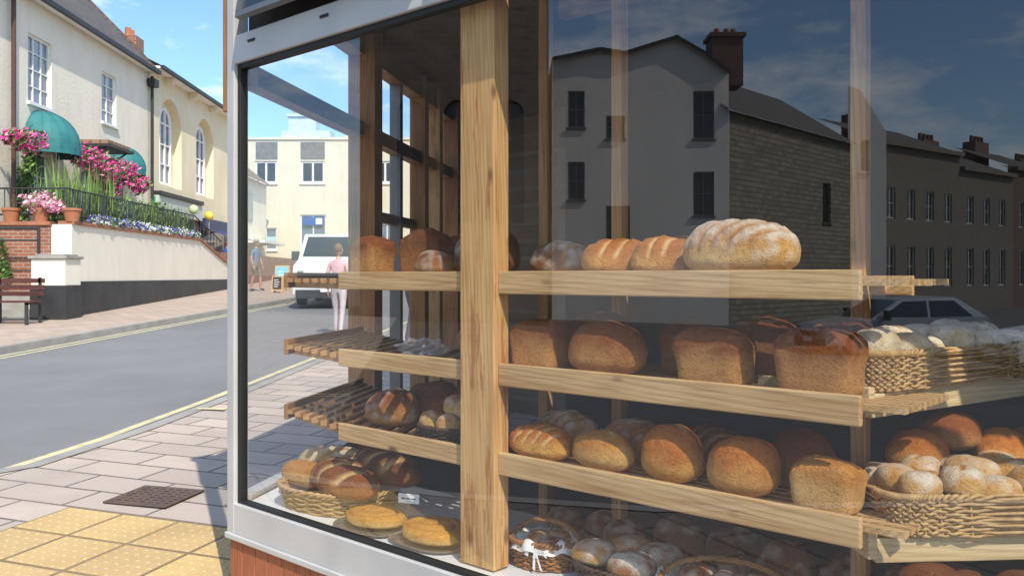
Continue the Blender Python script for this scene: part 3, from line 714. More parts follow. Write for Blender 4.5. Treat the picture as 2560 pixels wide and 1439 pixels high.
# railing
M = MB(); y = 19.2
while y < 27.9:
    p = WXF(y, -.15, E+1.19); M.cyl(p, p+Vector((0, 0, .72)), .012, .012, BLACKP, 5); y += .13
for zz in (.15, .72): M.cyl(WXF(19.2, -.15, E+1.19+zz), WXF(27.9, -.15, E+1.19+zz), .02, .02, BLACKP, 6)
x = -12.5
while x < -9.7:
    M.cyl((x, 19.2, E+1.18), (x, 19.2, E+1.9), .012, .012, BLACKP, 5); x += .13
for zz in (.15, .72): M.cyl((-12.5, 19.2, E+1.19+zz), (-9.7, 19.2, E+1.19+zz), .02, .02, BLACKP, 6)
for k in range(8):
    p = WXF(28.1+k*.36, -.15, E+1.12-k*.083); M.cyl(p, p+Vector((0, 0, .7)), .012, .012, BLACKP, 5)
M.cyl(WXF(27.9, -.15, E+1.9), WXF(30.8, -.15, E+1.2), .02, .02, BLACKP, 6)
M.obj('iron_railing')
# plants
def mass(name, blobs, n, size, mats, parent=None, flat=.5, seed=1):
    rnd = random.Random(seed); M = MB()
    for _ in range(n):
        c, r = rnd.choice(blobs)
        while True:
            q = Vector((rnd.uniform(-1, 1), rnd.uniform(-1, 1), rnd.uniform(-1, 1)))
            if .25 < q.length < 1: break
        q = q*(1+.35*noise.noise(q*2.5+Vector(c)))
        p = Vector(c)+Vector((q.x*r[0], q.y*r[1], q.z*r[2])); s = size*rnd.uniform(.6, 1.4)
        a = Vector((rnd.gauss(0, 1), rnd.gauss(0, 1), rnd.gauss(0, 1))).normalized(); b_ = a.orthogonal().normalized(); c_ = a.cross(b_)
        wts = [x[1]*(1+1.6*noise.noise(p*3.5+Vector((i_*7, 0, 0)))) for i_, x in enumerate(mats)]
        m = rnd.choices([x[0] for x in mats], [max(.05, q_) for q_ in wts])[0]
        M.poly([p-b_*s, p-c_*s*.55, p+b_*s, p+c_*s*.55], m)
    return M.obj(name, parent, fix=False)
pk_ = [(PINK, 6), (LEAF, 4), (LEAF2, 2), (LPINK, 1.5)]
mass('hanging_flower_basket', [((-11.15, 20.3, E+3.1), (.45, .45, .3)), ((-11.3, 20.0, E+3.15), (.3, .3, .2))], 900, .055, pk_, seed=2)
mass('hanging_flower_basket', [((-11.25, 23.2, E+3.15), (.45, .6, .32)), ((-11.1, 23.9, E+2.9), (.5, .6, .45)), ((-11.0, 24.9, E+2.95), (.4, .5, .35)), ((-11.1, 24.2, E+2.5), (.3, .4, .35))], 2600, .055, pk_, seed=3)
mass('hanging_flower_basket', [((-11.4, 26.9, E+2.8), (.33, .35, .3))], 650, .05, pk_, seed=4)
mass('ivy', [((-11.75, 20.9+.2*k, E+1.3+.5*k), (.12, .4, .4)) for k in range(5)], 1500, .05, [(LEAF, 3), (LEAF2, 2)], seed=5)
mass('ivy', [((-11.1, 18.95, E+.5), (.25, .1, .5)), ((-10.9, 18.95, E+.1), (.12, .08, .3))], 350, .045, [(LEAF, 3), (LEAF2, 2)], seed=15)
mass('terrace_shrub', [((-10.4-.03*k, 20.0+.9*k, E+1.6), (.5, .55, .45+.15*(k % 2))) for k in range(8)], 4200, .06, [(LEAF, 3), (LEAF2, 4)], seed=6)
M = MB(); rnd = random.Random(4)
for k in range(900):   # iris / strap leaves
    y = rnd.uniform(19.5, 27.8); p = WXF(y, -rnd.uniform(.25, 1.1), E+1.0); h = rnd.uniform(.7, 1.4)*(1.25 if y < 22.5 else .9)
    l = Vector((rnd.gauss(0, .15), rnd.gauss(0, .15), h)); s = Vector((rnd.uniform(-1, 1), rnd.uniform(-1, 1), 0)).normalized()*.022
    M.poly([p-s, p+s, p+l*.6+s*.8, p+l, p+l*.6-s*.8], rnd.choice([LEAF, LEAF2, LEAF2]))
M.obj('iris_plants', fix=False)
mass('bedding_flowers', [(tuple(WXF(20.4+k*.55, -.03, E+1.28)), (.15, .35, .15)) for k in range(14)], 3600, .034, [(WHITEF, 4), (BLUEF, 3), (LEAF, 3), (LEAF2, 2)], seed=8)
for x, y in ((-10.25, 19.15), (-9.6, 19.2), (-10.9, 19.15)):
    M = MB(); M.cyl((x, y, E+1.18), (x, y, E+1.42), .13, .18, TERRA, 16); M.cyl((x, y, E+1.42), (x, y, E+1.47), .2, .2, TERRA, 16); M.obj('terracotta_pot')
mass('potted_flowers', [((-10.25, 19.1, E+1.6), (.4, .3, .22)), ((-9.95, 19.15, E+1.5), (.2, .2, .15))], 800, .045, [(LPINK, 5), (LEAF2, 2), (WHITEF, 1)], seed=9)
# bench
BN = empty('park_bench', (-10.25, 17.3, zg(17.3)+.045)); M = MB(); BR = wood('bench_wood', 0, (.12, .045, .04), (.07, .025, .02))
for k in range(4): M.box(ID, -.9, .9, -.2+k*.11, -.11+k*.11, .43, .46, BR)
for k in range(3): M.box(ID, -.9, .9, .27+k*.015, .29+k*.015, .55+k*.13, .64+k*.13, BR)
for x in (-.8, 0, .8): M.box(ID, x-.025, x+.025, -.2, -.15, 0, .43, BLACKP); M.box(ID, x-.025, x+.025, .3, .34, 0, .92, BLACKP); M.box(ID, x-.025, x+.025, -.2, .3, .39, .428, BLACKP)
M.obj('slats', BN)
# ------------------------------------------------------------------ arched house (second)
H2 = empty('arched_window_house'); M = MB()
ops = [(30.6, 32.9, E+3.2, E+6.35, True), (34.6, 36.9, E+3.2, E+6.35, True)]
wall(M, FX, 29.62, 39.2, E+2.2, E+7.2, ops, CREAM2, rev=.3)
for o in ops:
    c = (o[0]+o[1])/2
    M.poly([FX(o[0], -.3, o[2]), FX(o[1], -.3, o[2]), FX(o[1], -.3, o[3]), FX(o[0], -.3, o[3])], CREAM2)
    R = .55; y0 = E+3.3; yt = E+5.45; n = 12
    pts = [(c-R, y0), (c+R, y0)]+[(c+R*math.cos(math.pi*k/n), yt+R*math.sin(math.pi*k/n)) for k in range(n+1)]
    M.poly([FX(a, -.27, z) for a, z in pts], PANE)
    for (p0, q0), (p1, q1) in zip(pts, pts[1:]+pts[:1]):
        if (p0-p1)**2+(q0-q1)**2 > 1e-6: M.cyl(FX(p0, -.25, q0), FX(p1, -.25, q1), .07, .07, WHITEW, 6)
    M.box(FX, c-.035, c+.035, -.265, -.2, y0, yt+R, WHITEW)
    for z in (y0+.7, y0+1.4, yt): M.box(FX, c-R, c+R, -.264, -.21, z-.03, z+.03, WHITEW)
M.box(FX, 29.62, 39.2, -6, -.4, 0, E+7.1, CREAM2)
M.obj('upper_walls', H2)
M = MB(); M.poly([FX(29.6, .4, E+7.1), FX(39.4, .4, E+7.1), FX(39.4, -4, E+9.3), FX(29.6, -4, E+9.3)], TILE)
M.box(FX, 29.65, 39.4, .0, .38, E+7.0, E+7.08, WHITEW); M.box(FX, 29.65, 39.4, .385, .5, E+6.98, E+7.1, BLACKP)
for k in range(3): M.box(FX, 33.5+k*2.6-2.4, 33.7+k*2.6-2.4, 0.0, .3, E+6.75, E+6.99, CREAM2)
M.obj('roof', H2)
M = MB(); M.box(FX, 29.9, 34.6, 0, .25, E+2.15, E+2.75, mat('shopfront_green', (.55, .6, .55), .6, (.5, .56, .5))); M.box(FX, 29.9, 34.6, .0, .32, E+2.76, E+2.9, BLACKP)
M.box(FX, 30.2, 34.3, -.2, -.1, E-.0, E+2.1, PANE); M.box(FX, 29.62, 39.2, -.4, -.21, 0, E+2.19, WHITEW)
for y in (29.9, 31.3, 32.7, 34.1): M.box(FX, y, y+.14, -.1, .05, 0, E+2.14, GREENP)
M.box(FX, 35.0, 38.8, 0, .25, E+1.9, E+2.3, mat('navy_sign', (.02, .04, .12), .5)); M.box(FX, 35.2, 38.6, -.2, -.12, E+.3, E+1.85, PANE); M.box(FX, 34.7, 39.1, -.11, -.02, 0, E+.3, BLACKP)
M.poly([FX(35, .26, E+1.9), FX(38.8, .26, E+1.9), FX(38.8, 1.2, E+1.55), FX(35, 1.2, E+1.55)], mat('navy_awning', (.03, .05, .15), .7))
M.obj('shopfront', H2)
M = MB(); p = FX(31.2, 1.0, E+2.35); M.ball(p, .17, mat('globe_green', (.5, .62, .35), .5)); M.cyl(p-Vector((0, 0, .9)), p, .006, .006, WHITEW, 5); M.obj('balloon', smooth=True)
M = MB(); p = FX(33.0, 1.0, E+2.25); M.ball(p, .17, mat('globe_yellow', (.75, .65, .08), .5)); M.cyl(p-Vector((0, 0, .9)), p, .006, .006, WHITEW, 5); M.obj('balloon', smooth=True)
# third small house behind
M = MB(); M.box(FX, 39.25, 44.5, -5, .4, 0, E+4.6, CREAM)
M.poly([FX(39.2, .7, E+4.5), FX(44.6, .7, E+4.5), FX(44.6, -2.5, E+7), FX(39.2, -2.5, E+7)], TILE); M.poly([FX(39.2, -5.3, E+4.5), FX(44.6, -5.3, E+4.5), FX(44.6, -2.5, E+7), FX(39.2, -2.5, E+7)], TILE)
M.box(FX, 40.3, 41.6, .4, .46, E+2.6, E+3.9, PANE); M.box(FX, 39.6, 43.8, .4, 1.5, E+1.5, E+1.6, WHITEW); M.obj('tiled_house')
# ------------------------------------------------------------------ end-of-street house
EB = empty('cream_end_house'); M = MB(); Y = 46.0
EX = lambda a, d, z: Vector((a, Y-d, z))
def ep(px): return (px-1280)/2200*Y
def ez(py): return E+(690-py)/2200*Y
ops = [(ep(637), ep(692), ez(458), ez(403)), (ep(752), ep(811), ez(458), ez(403)), (ep(750), ep(815), ez(680), ez(537)), (ep(637), ep(692), ez(625), ez(570)),
       (ep(935), ep(990), ez(458), ez(403)), (ep(935), ep(1000), ez(640), ez(560)), (ep(1050), ep(1100), ez(458), ez(403))]
wall(M, EX, ep(600), ep(1130), 1.0, ez(350), ops, CREAM3)
for o in ops[:2]+ops[4:5]+ops[6:]: window(M, EX, o, 2, 1, fr=.1, pm=DPANE, bar=.05)
for o in (ops[2], ops[3], ops[5]): window(M, EX, o, 2, 1, fr=.07, pm=PANE, bar=.03)
M.box(EX, ep(600), ep(1130), -8, -.2, 1.0, ez(352), CREAM3)
M.box(EX, ep(596), ep(1134), -.3, .08, ez(350), ez(344), CREAM3)
BRP = mat('brown_stone_panel', (.22, .19, .16), .9, (.14, .12, .1), 5)
for a, b_ in ((640, 694), (752, 812)): M.box(EX, ep(a), ep(b_), .01, .04, ez(398), ez(356), BRP)
M.obj('walls', EB)
CB = mat('pale_blue_render', (.6, .72, .8), .8)
M = MB(); M.box(EX, ep(700), ep(822), -1.5, -.31, ez(343.5), ez(325), CB); M.box(EX, ep(715), ep(785), -1.4, -.5, ez(325), ez(288), CB); M.box(EX, ep(711), ep(789), -1.5, -.4, ez(288), ez(281), CB)
for px in (727, 742, 757, 771): p = EX(ep(px), -.95, ez(281)); M.cyl(p, p+Vector((0, 0, .42)), .13, .1, mat('buff_pot', (.5, .36, .18))); M.cyl(p+Vector((0, 0, .42)), p+Vector((0, 0, .48)), .13, .13, TERRA)
M.box(EX, ep(860), ep(900), -1.4, -.5, ez(343.5), ez(300), CREAM3)
M.obj('chimney', EB)
M = MB(); M.box(EX, ep(757), ep(808), .01, .05, ez(563), ez(543), mat('blue_sign', (.03, .1, .4), .5)); M.box(EX, ep(790), ep(806), .055, .06, ez(561), ez(546), WHITEW)
M.box(EX, ep(640), ep(690), .01, .05, ez(605), ez(592), mat('lightblue_sign', (.5, .7, .8), .5)); M.obj('shop_sign', EB)
M = MB(); p = EX(ep(645), .3, ez(562)); M.cyl(p+Vector((-.0, -.02, 0)), p+Vector((.0, .02, 0)), .22, .22, mat('plum_disc', (.25, .03, .12)), 20); M.cyl(p+Vector((0, .0, .0)), p+Vector((0, .3, .0)), .02, .02, BLACKP, 6); M.obj('hanging_sign')
M = MB(); M.box(ID, 3.5, 12, 16, 44, 0, 8.2, CREAM2)
M.poly([(3.2, 16, 8.1), (3.2, 44, 8.1), (7.5, 44, 11), (7.5, 16, 11)], SLATE); M.poly([(12.3, 16, 8.1), (12.3, 44, 8.1), (7.5, 44, 11), (7.5, 16, 11)], SLATE); M.obj('terraced_house')
# A-boards
for x, y, w_, h_, c, nm in ((-8.0, 30.5, .5, .85, (.2, .55, .75), 'a_board_sign'), (-7.65, 28.6, .36, .55, (.02, .02, .02), 'chalkboard_sign')):
    B = empty(nm, (x, y, zg(y)+.05)); M = MB(); mm = mat(nm+'_face', c, .6)
    TL = lambda a, d, z: Vector((a, d+z*.18, z)); TLb = lambda a, d, z: Vector((a, .4-d-z*.18, z))
    for X in (TL, TLb):
        M.box(X, -w_/2, w_/2, 0, .02, .08, h_, WX); M.box(X, -w_/2+.04, w_/2-.04, -.006, -.001, .12, h_-.04, mm)
        M.box(X, -w_/2, -w_/2+.05, -.005, .02, 0, .08, WX); M.box(X, w_/2-.05, w_/2, -.005, .02, 0, .08, WX)
        for k in range(4): M.box(X, -w_*.28, w_*(.1+.06*(k % 3)), -.009, -.0065, h_*.35+k*h_*.13, h_*.35+k*h_*.13+.02, WHITEW)
    M.obj('boards', B)
# ------------------------------------------------------------------ vehicles
def vehicle(name, loc, ang, L, Wd_, prof, belt, paint, glassq, nose, wheels, van=False):
    """local: x forward, y side"""
    E_ = empty(name, loc); E_.rotation_euler = (0, 0, ang); M = MB()
    def hw(z): return Wd_/2 if z < belt else Wd_/2-(z-belt)*(.22 if not van else .1)
    L_ = [(x, hw(z), z) for x, z in prof]; R_ = [(x, -hw(z), z) for x, z in prof]; n = len(prof)
    for i in range(n): j = (i+1) % n; M.poly([L_[i], L_[j], R_[j], R_[i]], paint)
    M.poly(L_, paint); M.poly(R_, paint); M.obj('body', E_, bevel=.05)
    M = MB()
    for x0, z0, x1, z1 in glassq['cross']:
        dx, dz = x1-x0, z1-z0; nn = Vector((dz, 0, -dx)).normalized()*.012*(1 if x0 > x1 else -1)
        if nn.z < 0: nn = -nn
        M.poly([(x0+nn.x, hw(z0)-.1, z0+nn.z), (x1+nn.x, hw(z1)-.1, z1+nn.z), (x1+nn.x, -hw(z1)+.1, z1+nn.z), (x0+nn.x, -hw(z0)+.1, z0+nn.z)], DPANE)
    for q in glassq['side']:
        for s_ in (1, -1): M.poly([(x, s_*(hw(z)+.008), z) for x, z in q], DPANE)
    M.obj('windows', E_)
    M = MB(); TY = BLACKP
    for x in wheels:
        for s_ in (1, -1):
            M.cyl((x, s_*(Wd_/2-.2), .32), (x, s_*(Wd_/2+.01), .32), .32, .32, TY, 20); M.cyl((x, s_*(Wd_/2+.011), .32), (x, s_*(Wd_/2+.02), .32), .2, .2, STEEL, 14)
    M.obj('wheels', E_)
    M = MB(); xf_, z0, z1 = nose
    M.box(ID, xf_-.1, xf_+.03, -Wd_/2+.08, Wd_/2-.08, .2, .42, BLACKP)
    M.box(ID, xf_-.05, xf_+.02, -.45, .45, z0+.05, z1-.05, BLACKP)
    for s_ in (1, -1): M.box(ID, xf_-.25, xf_+.005, s_*(Wd_/2-.12)-.16*(s_ > 0)-.0, s_*(Wd_/2-.12)+.16*(s_ < 0)+.0, z0+.02, z1+.06, PANE)
    M.box(ID, xf_+.03, xf_+.04, -.26, .26, .36, .47, WHITEW)
    for s_ in (1, -1): M.box(ID, glassq['mir'][0], glassq['mir'][0]+.1, s_*(Wd_/2+.03) if s_ > 0 else -Wd_/2-.23, s_*(Wd_/2+.23) if s_ > 0 else -Wd_/2-.03, glassq['mir'][1], glassq['mir'][1]+.24, BLACKP)
    M.obj('fittings', E_, bevel=.015)
    return E_
PW = mat('white_car_paint', (.78, .79, .8), .25, (.76, .77, .78)); PS_ = mat('silver_car_paint', (.55, .56, .58), .25, metal=.3)
vp = [(2.45, .3), (2.5, .75), (2.35, 1.05), (1.65, 1.22), (.95, 1.92), (-2.3, 1.98), (-2.42, .3)]
vehicle('white_van', (-4.85, 25.2, zg(25)-.05), -math.pi/2+.07, 4.9, 1.95, vp, 1.15, PW, {'cross': [(1.6, 1.3, 1.03, 1.84)], 'side': [[(1.4, 1.25), (.95, 1.8), (.1, 1.82), (.1, 1.25)]], 'mir': (1.25, 1.2)}, (2.5, .55, .85), (1.6, -1.6), True)
cp_ = [(2.1, .3), (2.15, .62), (1.95, .78), (.95, .93), (.2, 1.4), (-1.2, 1.45), (-1.95, .98), (-2.1, .9), (-2.15, .3)]
gq = {'cross': [(.92, .96, .25, 1.36), (-1.25, 1.42, -1.88, 1.0)], 'side': [[(.72, .97), (.15, 1.34), (-.45, 1.36), (-.45, .97)], [(-.52, .97), (-.52, 1.36), (-1.15, 1.37), (-1.6, .99)]], 'mir': (.6, .9)}
vehicle('parked_car', (-18.1, -8.5, zg(-8.5)-.06), math.pi/2, 4.3, 1.75, cp_, .92, PS_, gq, (2.13, .45, .65), (1.3, -1.3))
vehicle('parked_car', (-13.6, -10.4, zg(-8.4)-.06), math.pi/2+.1, 4.3, 1.75, cp_, .92, PW, gq, (2.13, .45, .65), (1.3, -1.3))
# ------------------------------------------------------------------ buildings across the junction (seen mirrored in the window)
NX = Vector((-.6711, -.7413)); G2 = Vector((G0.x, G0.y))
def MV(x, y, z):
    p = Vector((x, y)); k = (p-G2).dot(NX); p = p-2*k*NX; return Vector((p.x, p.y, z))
vz = lambda py, D: E+(690-py)/2200*D
vx = lambda px, D: (px-1280)/2200*D
D = 35
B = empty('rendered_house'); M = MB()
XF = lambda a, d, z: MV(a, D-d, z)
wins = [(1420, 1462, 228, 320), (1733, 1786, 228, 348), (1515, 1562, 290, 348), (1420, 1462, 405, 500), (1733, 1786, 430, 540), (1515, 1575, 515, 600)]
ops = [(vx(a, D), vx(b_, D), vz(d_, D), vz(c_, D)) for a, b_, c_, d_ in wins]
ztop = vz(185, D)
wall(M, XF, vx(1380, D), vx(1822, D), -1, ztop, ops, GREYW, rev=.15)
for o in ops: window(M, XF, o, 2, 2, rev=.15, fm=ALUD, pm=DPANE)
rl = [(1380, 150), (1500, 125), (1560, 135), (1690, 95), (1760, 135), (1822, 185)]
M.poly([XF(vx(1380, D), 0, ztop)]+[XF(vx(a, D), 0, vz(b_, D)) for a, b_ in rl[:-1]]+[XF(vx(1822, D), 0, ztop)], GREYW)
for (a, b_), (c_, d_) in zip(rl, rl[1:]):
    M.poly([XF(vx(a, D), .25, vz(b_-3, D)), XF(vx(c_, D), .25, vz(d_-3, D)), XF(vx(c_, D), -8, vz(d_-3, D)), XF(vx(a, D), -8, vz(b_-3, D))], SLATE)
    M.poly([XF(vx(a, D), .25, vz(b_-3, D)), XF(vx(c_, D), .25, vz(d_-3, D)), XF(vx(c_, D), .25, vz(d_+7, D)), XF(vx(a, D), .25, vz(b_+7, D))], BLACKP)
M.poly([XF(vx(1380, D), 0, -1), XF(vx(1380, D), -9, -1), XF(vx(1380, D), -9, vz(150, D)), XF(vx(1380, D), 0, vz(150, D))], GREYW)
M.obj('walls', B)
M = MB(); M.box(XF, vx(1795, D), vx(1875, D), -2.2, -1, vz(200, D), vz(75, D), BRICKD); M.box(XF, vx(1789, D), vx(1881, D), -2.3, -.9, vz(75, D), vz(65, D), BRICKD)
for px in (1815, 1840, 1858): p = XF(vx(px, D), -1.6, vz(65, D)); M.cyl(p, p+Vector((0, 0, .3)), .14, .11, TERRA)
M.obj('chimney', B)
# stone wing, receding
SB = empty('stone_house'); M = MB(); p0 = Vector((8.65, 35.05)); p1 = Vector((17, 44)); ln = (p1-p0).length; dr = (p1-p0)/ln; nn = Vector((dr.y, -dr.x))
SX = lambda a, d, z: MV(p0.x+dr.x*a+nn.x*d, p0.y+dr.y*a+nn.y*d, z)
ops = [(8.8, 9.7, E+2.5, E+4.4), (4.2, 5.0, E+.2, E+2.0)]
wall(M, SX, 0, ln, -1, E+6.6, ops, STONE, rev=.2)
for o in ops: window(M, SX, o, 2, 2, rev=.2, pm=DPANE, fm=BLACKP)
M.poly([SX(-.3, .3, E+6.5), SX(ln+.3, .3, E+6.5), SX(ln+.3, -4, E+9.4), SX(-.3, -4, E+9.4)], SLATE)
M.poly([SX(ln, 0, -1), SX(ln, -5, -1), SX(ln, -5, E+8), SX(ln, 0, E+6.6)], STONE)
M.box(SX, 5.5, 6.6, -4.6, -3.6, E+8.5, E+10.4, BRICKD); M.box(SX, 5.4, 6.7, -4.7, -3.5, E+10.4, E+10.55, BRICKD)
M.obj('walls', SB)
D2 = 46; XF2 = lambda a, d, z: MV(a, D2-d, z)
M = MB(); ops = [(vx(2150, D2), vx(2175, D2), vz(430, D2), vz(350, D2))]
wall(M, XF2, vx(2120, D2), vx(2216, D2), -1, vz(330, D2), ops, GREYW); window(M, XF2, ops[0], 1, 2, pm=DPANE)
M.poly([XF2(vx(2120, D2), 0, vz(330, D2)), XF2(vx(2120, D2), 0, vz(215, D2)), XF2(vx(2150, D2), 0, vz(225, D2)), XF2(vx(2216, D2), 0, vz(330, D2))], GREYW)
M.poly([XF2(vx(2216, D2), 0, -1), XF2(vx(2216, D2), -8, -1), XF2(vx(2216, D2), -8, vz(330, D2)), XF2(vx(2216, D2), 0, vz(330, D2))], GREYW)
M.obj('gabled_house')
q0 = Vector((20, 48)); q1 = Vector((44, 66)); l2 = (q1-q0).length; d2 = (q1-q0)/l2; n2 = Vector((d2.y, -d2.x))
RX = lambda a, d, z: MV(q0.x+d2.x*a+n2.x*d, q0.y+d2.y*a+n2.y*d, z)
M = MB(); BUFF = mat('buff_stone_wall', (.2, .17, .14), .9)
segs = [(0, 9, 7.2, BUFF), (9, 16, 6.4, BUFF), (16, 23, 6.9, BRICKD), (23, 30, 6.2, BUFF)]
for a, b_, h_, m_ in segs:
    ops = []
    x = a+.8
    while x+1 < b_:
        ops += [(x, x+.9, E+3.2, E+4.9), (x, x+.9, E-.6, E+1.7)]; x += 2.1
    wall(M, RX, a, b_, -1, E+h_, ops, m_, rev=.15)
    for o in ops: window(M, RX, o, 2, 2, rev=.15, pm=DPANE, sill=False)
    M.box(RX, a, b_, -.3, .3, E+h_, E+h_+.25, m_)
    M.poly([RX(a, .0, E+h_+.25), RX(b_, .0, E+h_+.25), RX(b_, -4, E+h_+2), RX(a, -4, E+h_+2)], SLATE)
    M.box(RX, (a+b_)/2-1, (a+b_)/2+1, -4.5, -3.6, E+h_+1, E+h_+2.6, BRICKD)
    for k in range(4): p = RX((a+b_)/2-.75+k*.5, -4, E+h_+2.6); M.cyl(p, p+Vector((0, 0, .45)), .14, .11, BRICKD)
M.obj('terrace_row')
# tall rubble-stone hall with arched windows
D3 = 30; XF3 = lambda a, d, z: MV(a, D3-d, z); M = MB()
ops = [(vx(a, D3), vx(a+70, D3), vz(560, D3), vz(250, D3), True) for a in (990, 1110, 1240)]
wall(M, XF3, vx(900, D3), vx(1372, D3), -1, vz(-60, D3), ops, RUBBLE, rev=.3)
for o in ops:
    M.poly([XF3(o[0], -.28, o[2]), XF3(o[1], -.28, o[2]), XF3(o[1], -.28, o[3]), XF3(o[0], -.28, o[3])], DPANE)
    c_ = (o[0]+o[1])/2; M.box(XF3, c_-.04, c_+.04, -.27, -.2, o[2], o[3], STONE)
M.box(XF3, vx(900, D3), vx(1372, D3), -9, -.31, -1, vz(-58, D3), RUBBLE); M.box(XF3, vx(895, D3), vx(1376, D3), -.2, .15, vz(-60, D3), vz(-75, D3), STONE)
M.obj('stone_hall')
# ------------------------------------------------------------------ people
def person(name, loc, ang, h=1.72, shirt=(.5, .5, .55), trou=(.1, .1, .14), hair=(.08, .05, .03), shorts=False, hat=None, armup=False, stride=.12):
    E_ = empty(name, loc); E_.rotation_euler = (0, 0, ang); k = h/1.75; E_.scale = (k, k, k)
    J = [((0, 0, .96), .115), ((0, .01, 1.12), .11), ((0, .0, 1.3), .13), ((0, .01, 1.46), .06), ((0, 0, 1.55), .055)]
    Ed = [(0, 1), (1, 2), (2, 3), (3, 4)]
    def add(p, r, par): J.append((p, r)); Ed.append((par, len(J)-1)); return len(J)-1
    wr = []
    for s_ in (1, -1):
        a = add((s_*.17, .01, 1.39), .062, 2)
        if armup and s_ > 0: b_ = add((s_*.25, -.06, 1.14), .043, a); c_ = add((s_*.14, -.27, 1.25), .03, b_); hd = Vector((-s_*.35, -.8, .3)).normalized()
        else: b_ = add((s_*.235, .03, 1.12), .043, a); c_ = add((s_*.25, -.06, .88), .029, b_); hd = Vector((0, -.25, -1)).normalized()
        wr.append((Vector(J[c_][0]), hd, s_))
        e = add((s_*.095, 0, .88), .09, 0); f = add((s_*.1, -.02-stride*s_*.6, .5), .058, e); g = add((s_*.105, .03-stride*s_, .1), .04, f); add((s_*.12, -.12-stride*s_, .04), .038, g)
    me = bpy.data.meshes.new('body'); bm = bmesh.new(); ly = bm.verts.layers.skin.verify()
    vs = [bm.verts.new(p) for p, r in J]
    for v, (p, r) in zip(vs, J): v[ly].radius = (r, r); v[ly].use_root = (v is vs[0])
    for a, b_ in Ed: bm.edges.new((vs[a], vs[b_]))
    bm.to_mesh(me); bm.free(); o = bpy.data.objects.new('body_tmp', me); link(o)
    o.modifiers.new('s', 'SKIN'); sb = o.modifiers.new('u', 'SUBSURF'); sb.levels = 1; sb.render_levels = 1
    dg = bpy.context.evaluated_depsgraph_get(); nm = bpy.data.meshes.new_from_object(o.evaluated_get(dg)); bpy.data.objects.remove(o)
    ms = [mat('shirt', shirt, .8), mat('trousers', trou, .8), SKIN, BLACKP]
    nm.materials.clear()
    for m_ in ms: nm.materials.append(m_)
    for p in nm.polygons:
        c = p.center; p.use_smooth = True
        if c.z < .09: i = 3
        elif abs(c.x) > .2 and c.z < 1.2 or (armup and c.y < -.12 and c.z > .9): i = 2
        elif c.z > 1.47: i = 2
        elif c.z < .98: i = 2 if (shorts and c.z < .52) else 1
        else: i = 0
        p.material_index = i
    link(bpy.data.objects.new('body', nm), E_)
    M = MB()
    HR = mat('hair', hair, .7)
    M.ball((0, -.015, 1.645), (.075, .095, .115), SKIN, 18, 14); M.ball((0, .012, 1.675), (.082, .095, .1), HR, 18, 12)
    M.ball((0, -.112, 1.63), (.012, .018, .02), SKIN, 8, 6)
    for s_ in (1, -1): M.ball((s_*.03, -.1, 1.655), (.01, .008, .006), BLACKP, 8, 5); M.ball((s_*.078, 0, 1.64), (.012, .02, .03), SKIN, 8, 6)
    M.ball((0, -.1, 1.59), (.022, .01, .006), mat('lip', (.4, .12, .1)), 8, 5)
    if hat: 
        HM = mat('hat', hat, .8); M.cyl((0, 0, 1.705), (0, 0, 1.715), .16, .155, HM, 20); M.cyl((0, 0, 1.715), (0, 0, 1.8), .093, .075, HM, 16)
    for w_, hd, s_ in wr:
        side = Vector((0, 1, 0)) if abs(hd.z) > .7 else Vector((0, 0, 1)); pc = w_+hd*.05
        M.ball(pc, (.022 if abs(hd.z) > .7 else .035, .038, .05) if abs(hd.z) > .7 else (.04, .04, .03), SKIN, 10, 8)
        for k in range(4):
            b0 = pc+hd*.035+side*(-.027+.018*k); l_ = (.07, .08, .075, .06)[k]; m1 = b0+hd*l_*.55; m2 = m1+(hd+Vector((-s_*.5, -.1, 0))).normalized()*l_*.45
            M.cyl(b0, m1, .009, .008, SKIN, 6); M.cyl(m1, m2, .008, .006, SKIN, 6)
        tb = pc-side*.035*(1 if abs(hd.z) > .7 else -1); M.cyl(tb, tb+(hd-side*.7).normalized()*.06, .011, .008, SKIN, 6)
    M.obj('head_and_hands', E_, smooth=True); return E_
person('man_in_hat', (-8.6, 29.6, zg(29.6)+.05), 1.2, 1.72, (.16, .18, .26), (.22, .18, .13), (.5, .48, .45), True, (.5, .44, .32))
person('pedestrian', (-10.75, 33.2, zg(33)+.05), 2.6, 1.7, (.05, .1, .4), (.06, .06, .1))
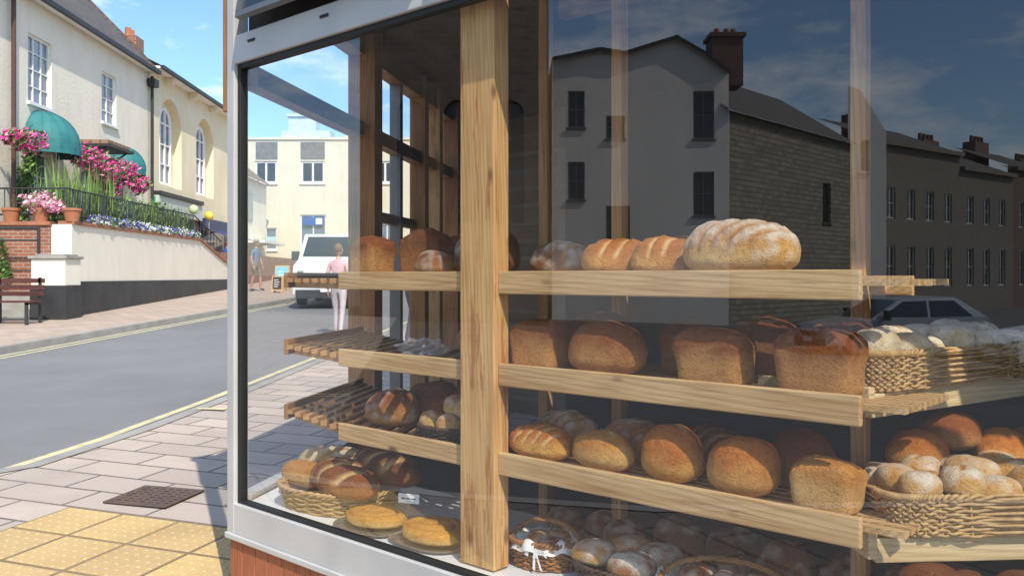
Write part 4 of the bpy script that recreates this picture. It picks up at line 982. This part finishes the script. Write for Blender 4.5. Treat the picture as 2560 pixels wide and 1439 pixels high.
person('woman_pedestrian', (-3.15, 16, zg(16)-.05), 2.9, 1.66, (.7, .4, .42), (.65, .55, .54), (.2, .1, .05))
person('pedestrian', (-1.55, 13.6, zg(13.6)+.05), 2.2, 1.7, (.3, .28, .5), (.08, .08, .12), (.1, .06, .04), armup=True)
# ------------------------------------------------------------------ world, sun, camera
el, hx, hy = math.radians(47), .38, -.925
sv = Vector((hx, hy)).normalized(); S3 = Vector((sv.x*math.cos(el), sv.y*math.cos(el), math.sin(el)))
sl = bpy.data.lights.new('sun', 'SUN'); sl.energy = 5.0; sl.angle = math.radians(.5); sl.color = (1, .93, .81)
so = bpy.data.objects.new('sun', sl); link(so); so.rotation_euler = (-S3).to_track_quat('-Z', 'Y').to_euler(); so.location = (0, 0, 30)
wd = bpy.data.worlds.new('World'); sc.world = wd; wd.use_nodes = True; nt = wd.node_tree; bg = nt.nodes['Background']
sk = nt.nodes.new('ShaderNodeTexSky'); sk.sky_type = 'NISHITA'; sk.sun_disc = False; sk.sun_elevation = el; sk.sun_rotation = math.atan2(sv.x, sv.y)
tc = nt.nodes.new('ShaderNodeTexCoord'); mp = nt.nodes.new('ShaderNodeMapping'); mp.inputs['Scale'].default_value = (1.6, 1.6, 4.5); nt.links.new(tc.outputs['Generated'], mp.inputs[0])
nz = noi(nt, mp.outputs[0], 3.2, 10, .64)
base = mix(nt, sk.outputs[0], (1.2, 1.5, 1.75), 1.0, 'MULTIPLY')
cl = mix(nt, base, (11, 11.2, 11.4), mulv(nt, ramp(nt, nz, .49, .72), .85))
nt.links.new(cl, bg.inputs[0]); bg.inputs[1].default_value = .14
cam = bpy.data.cameras.new('camera'); co = bpy.data.objects.new('camera', cam); link(co)
cam.sensor_width = 36; cam.lens = 2200/2560*36; cam.shift_y = -30/2560; cam.clip_start = .05; cam.clip_end = 2000
co.location = (0, 0, EYE); co.rotation_euler = (math.pi/2, 0, 0); sc.camera = co
sc.view_settings.view_transform = 'Standard'; sc.view_settings.look = 'None'; sc.view_settings.exposure = 0
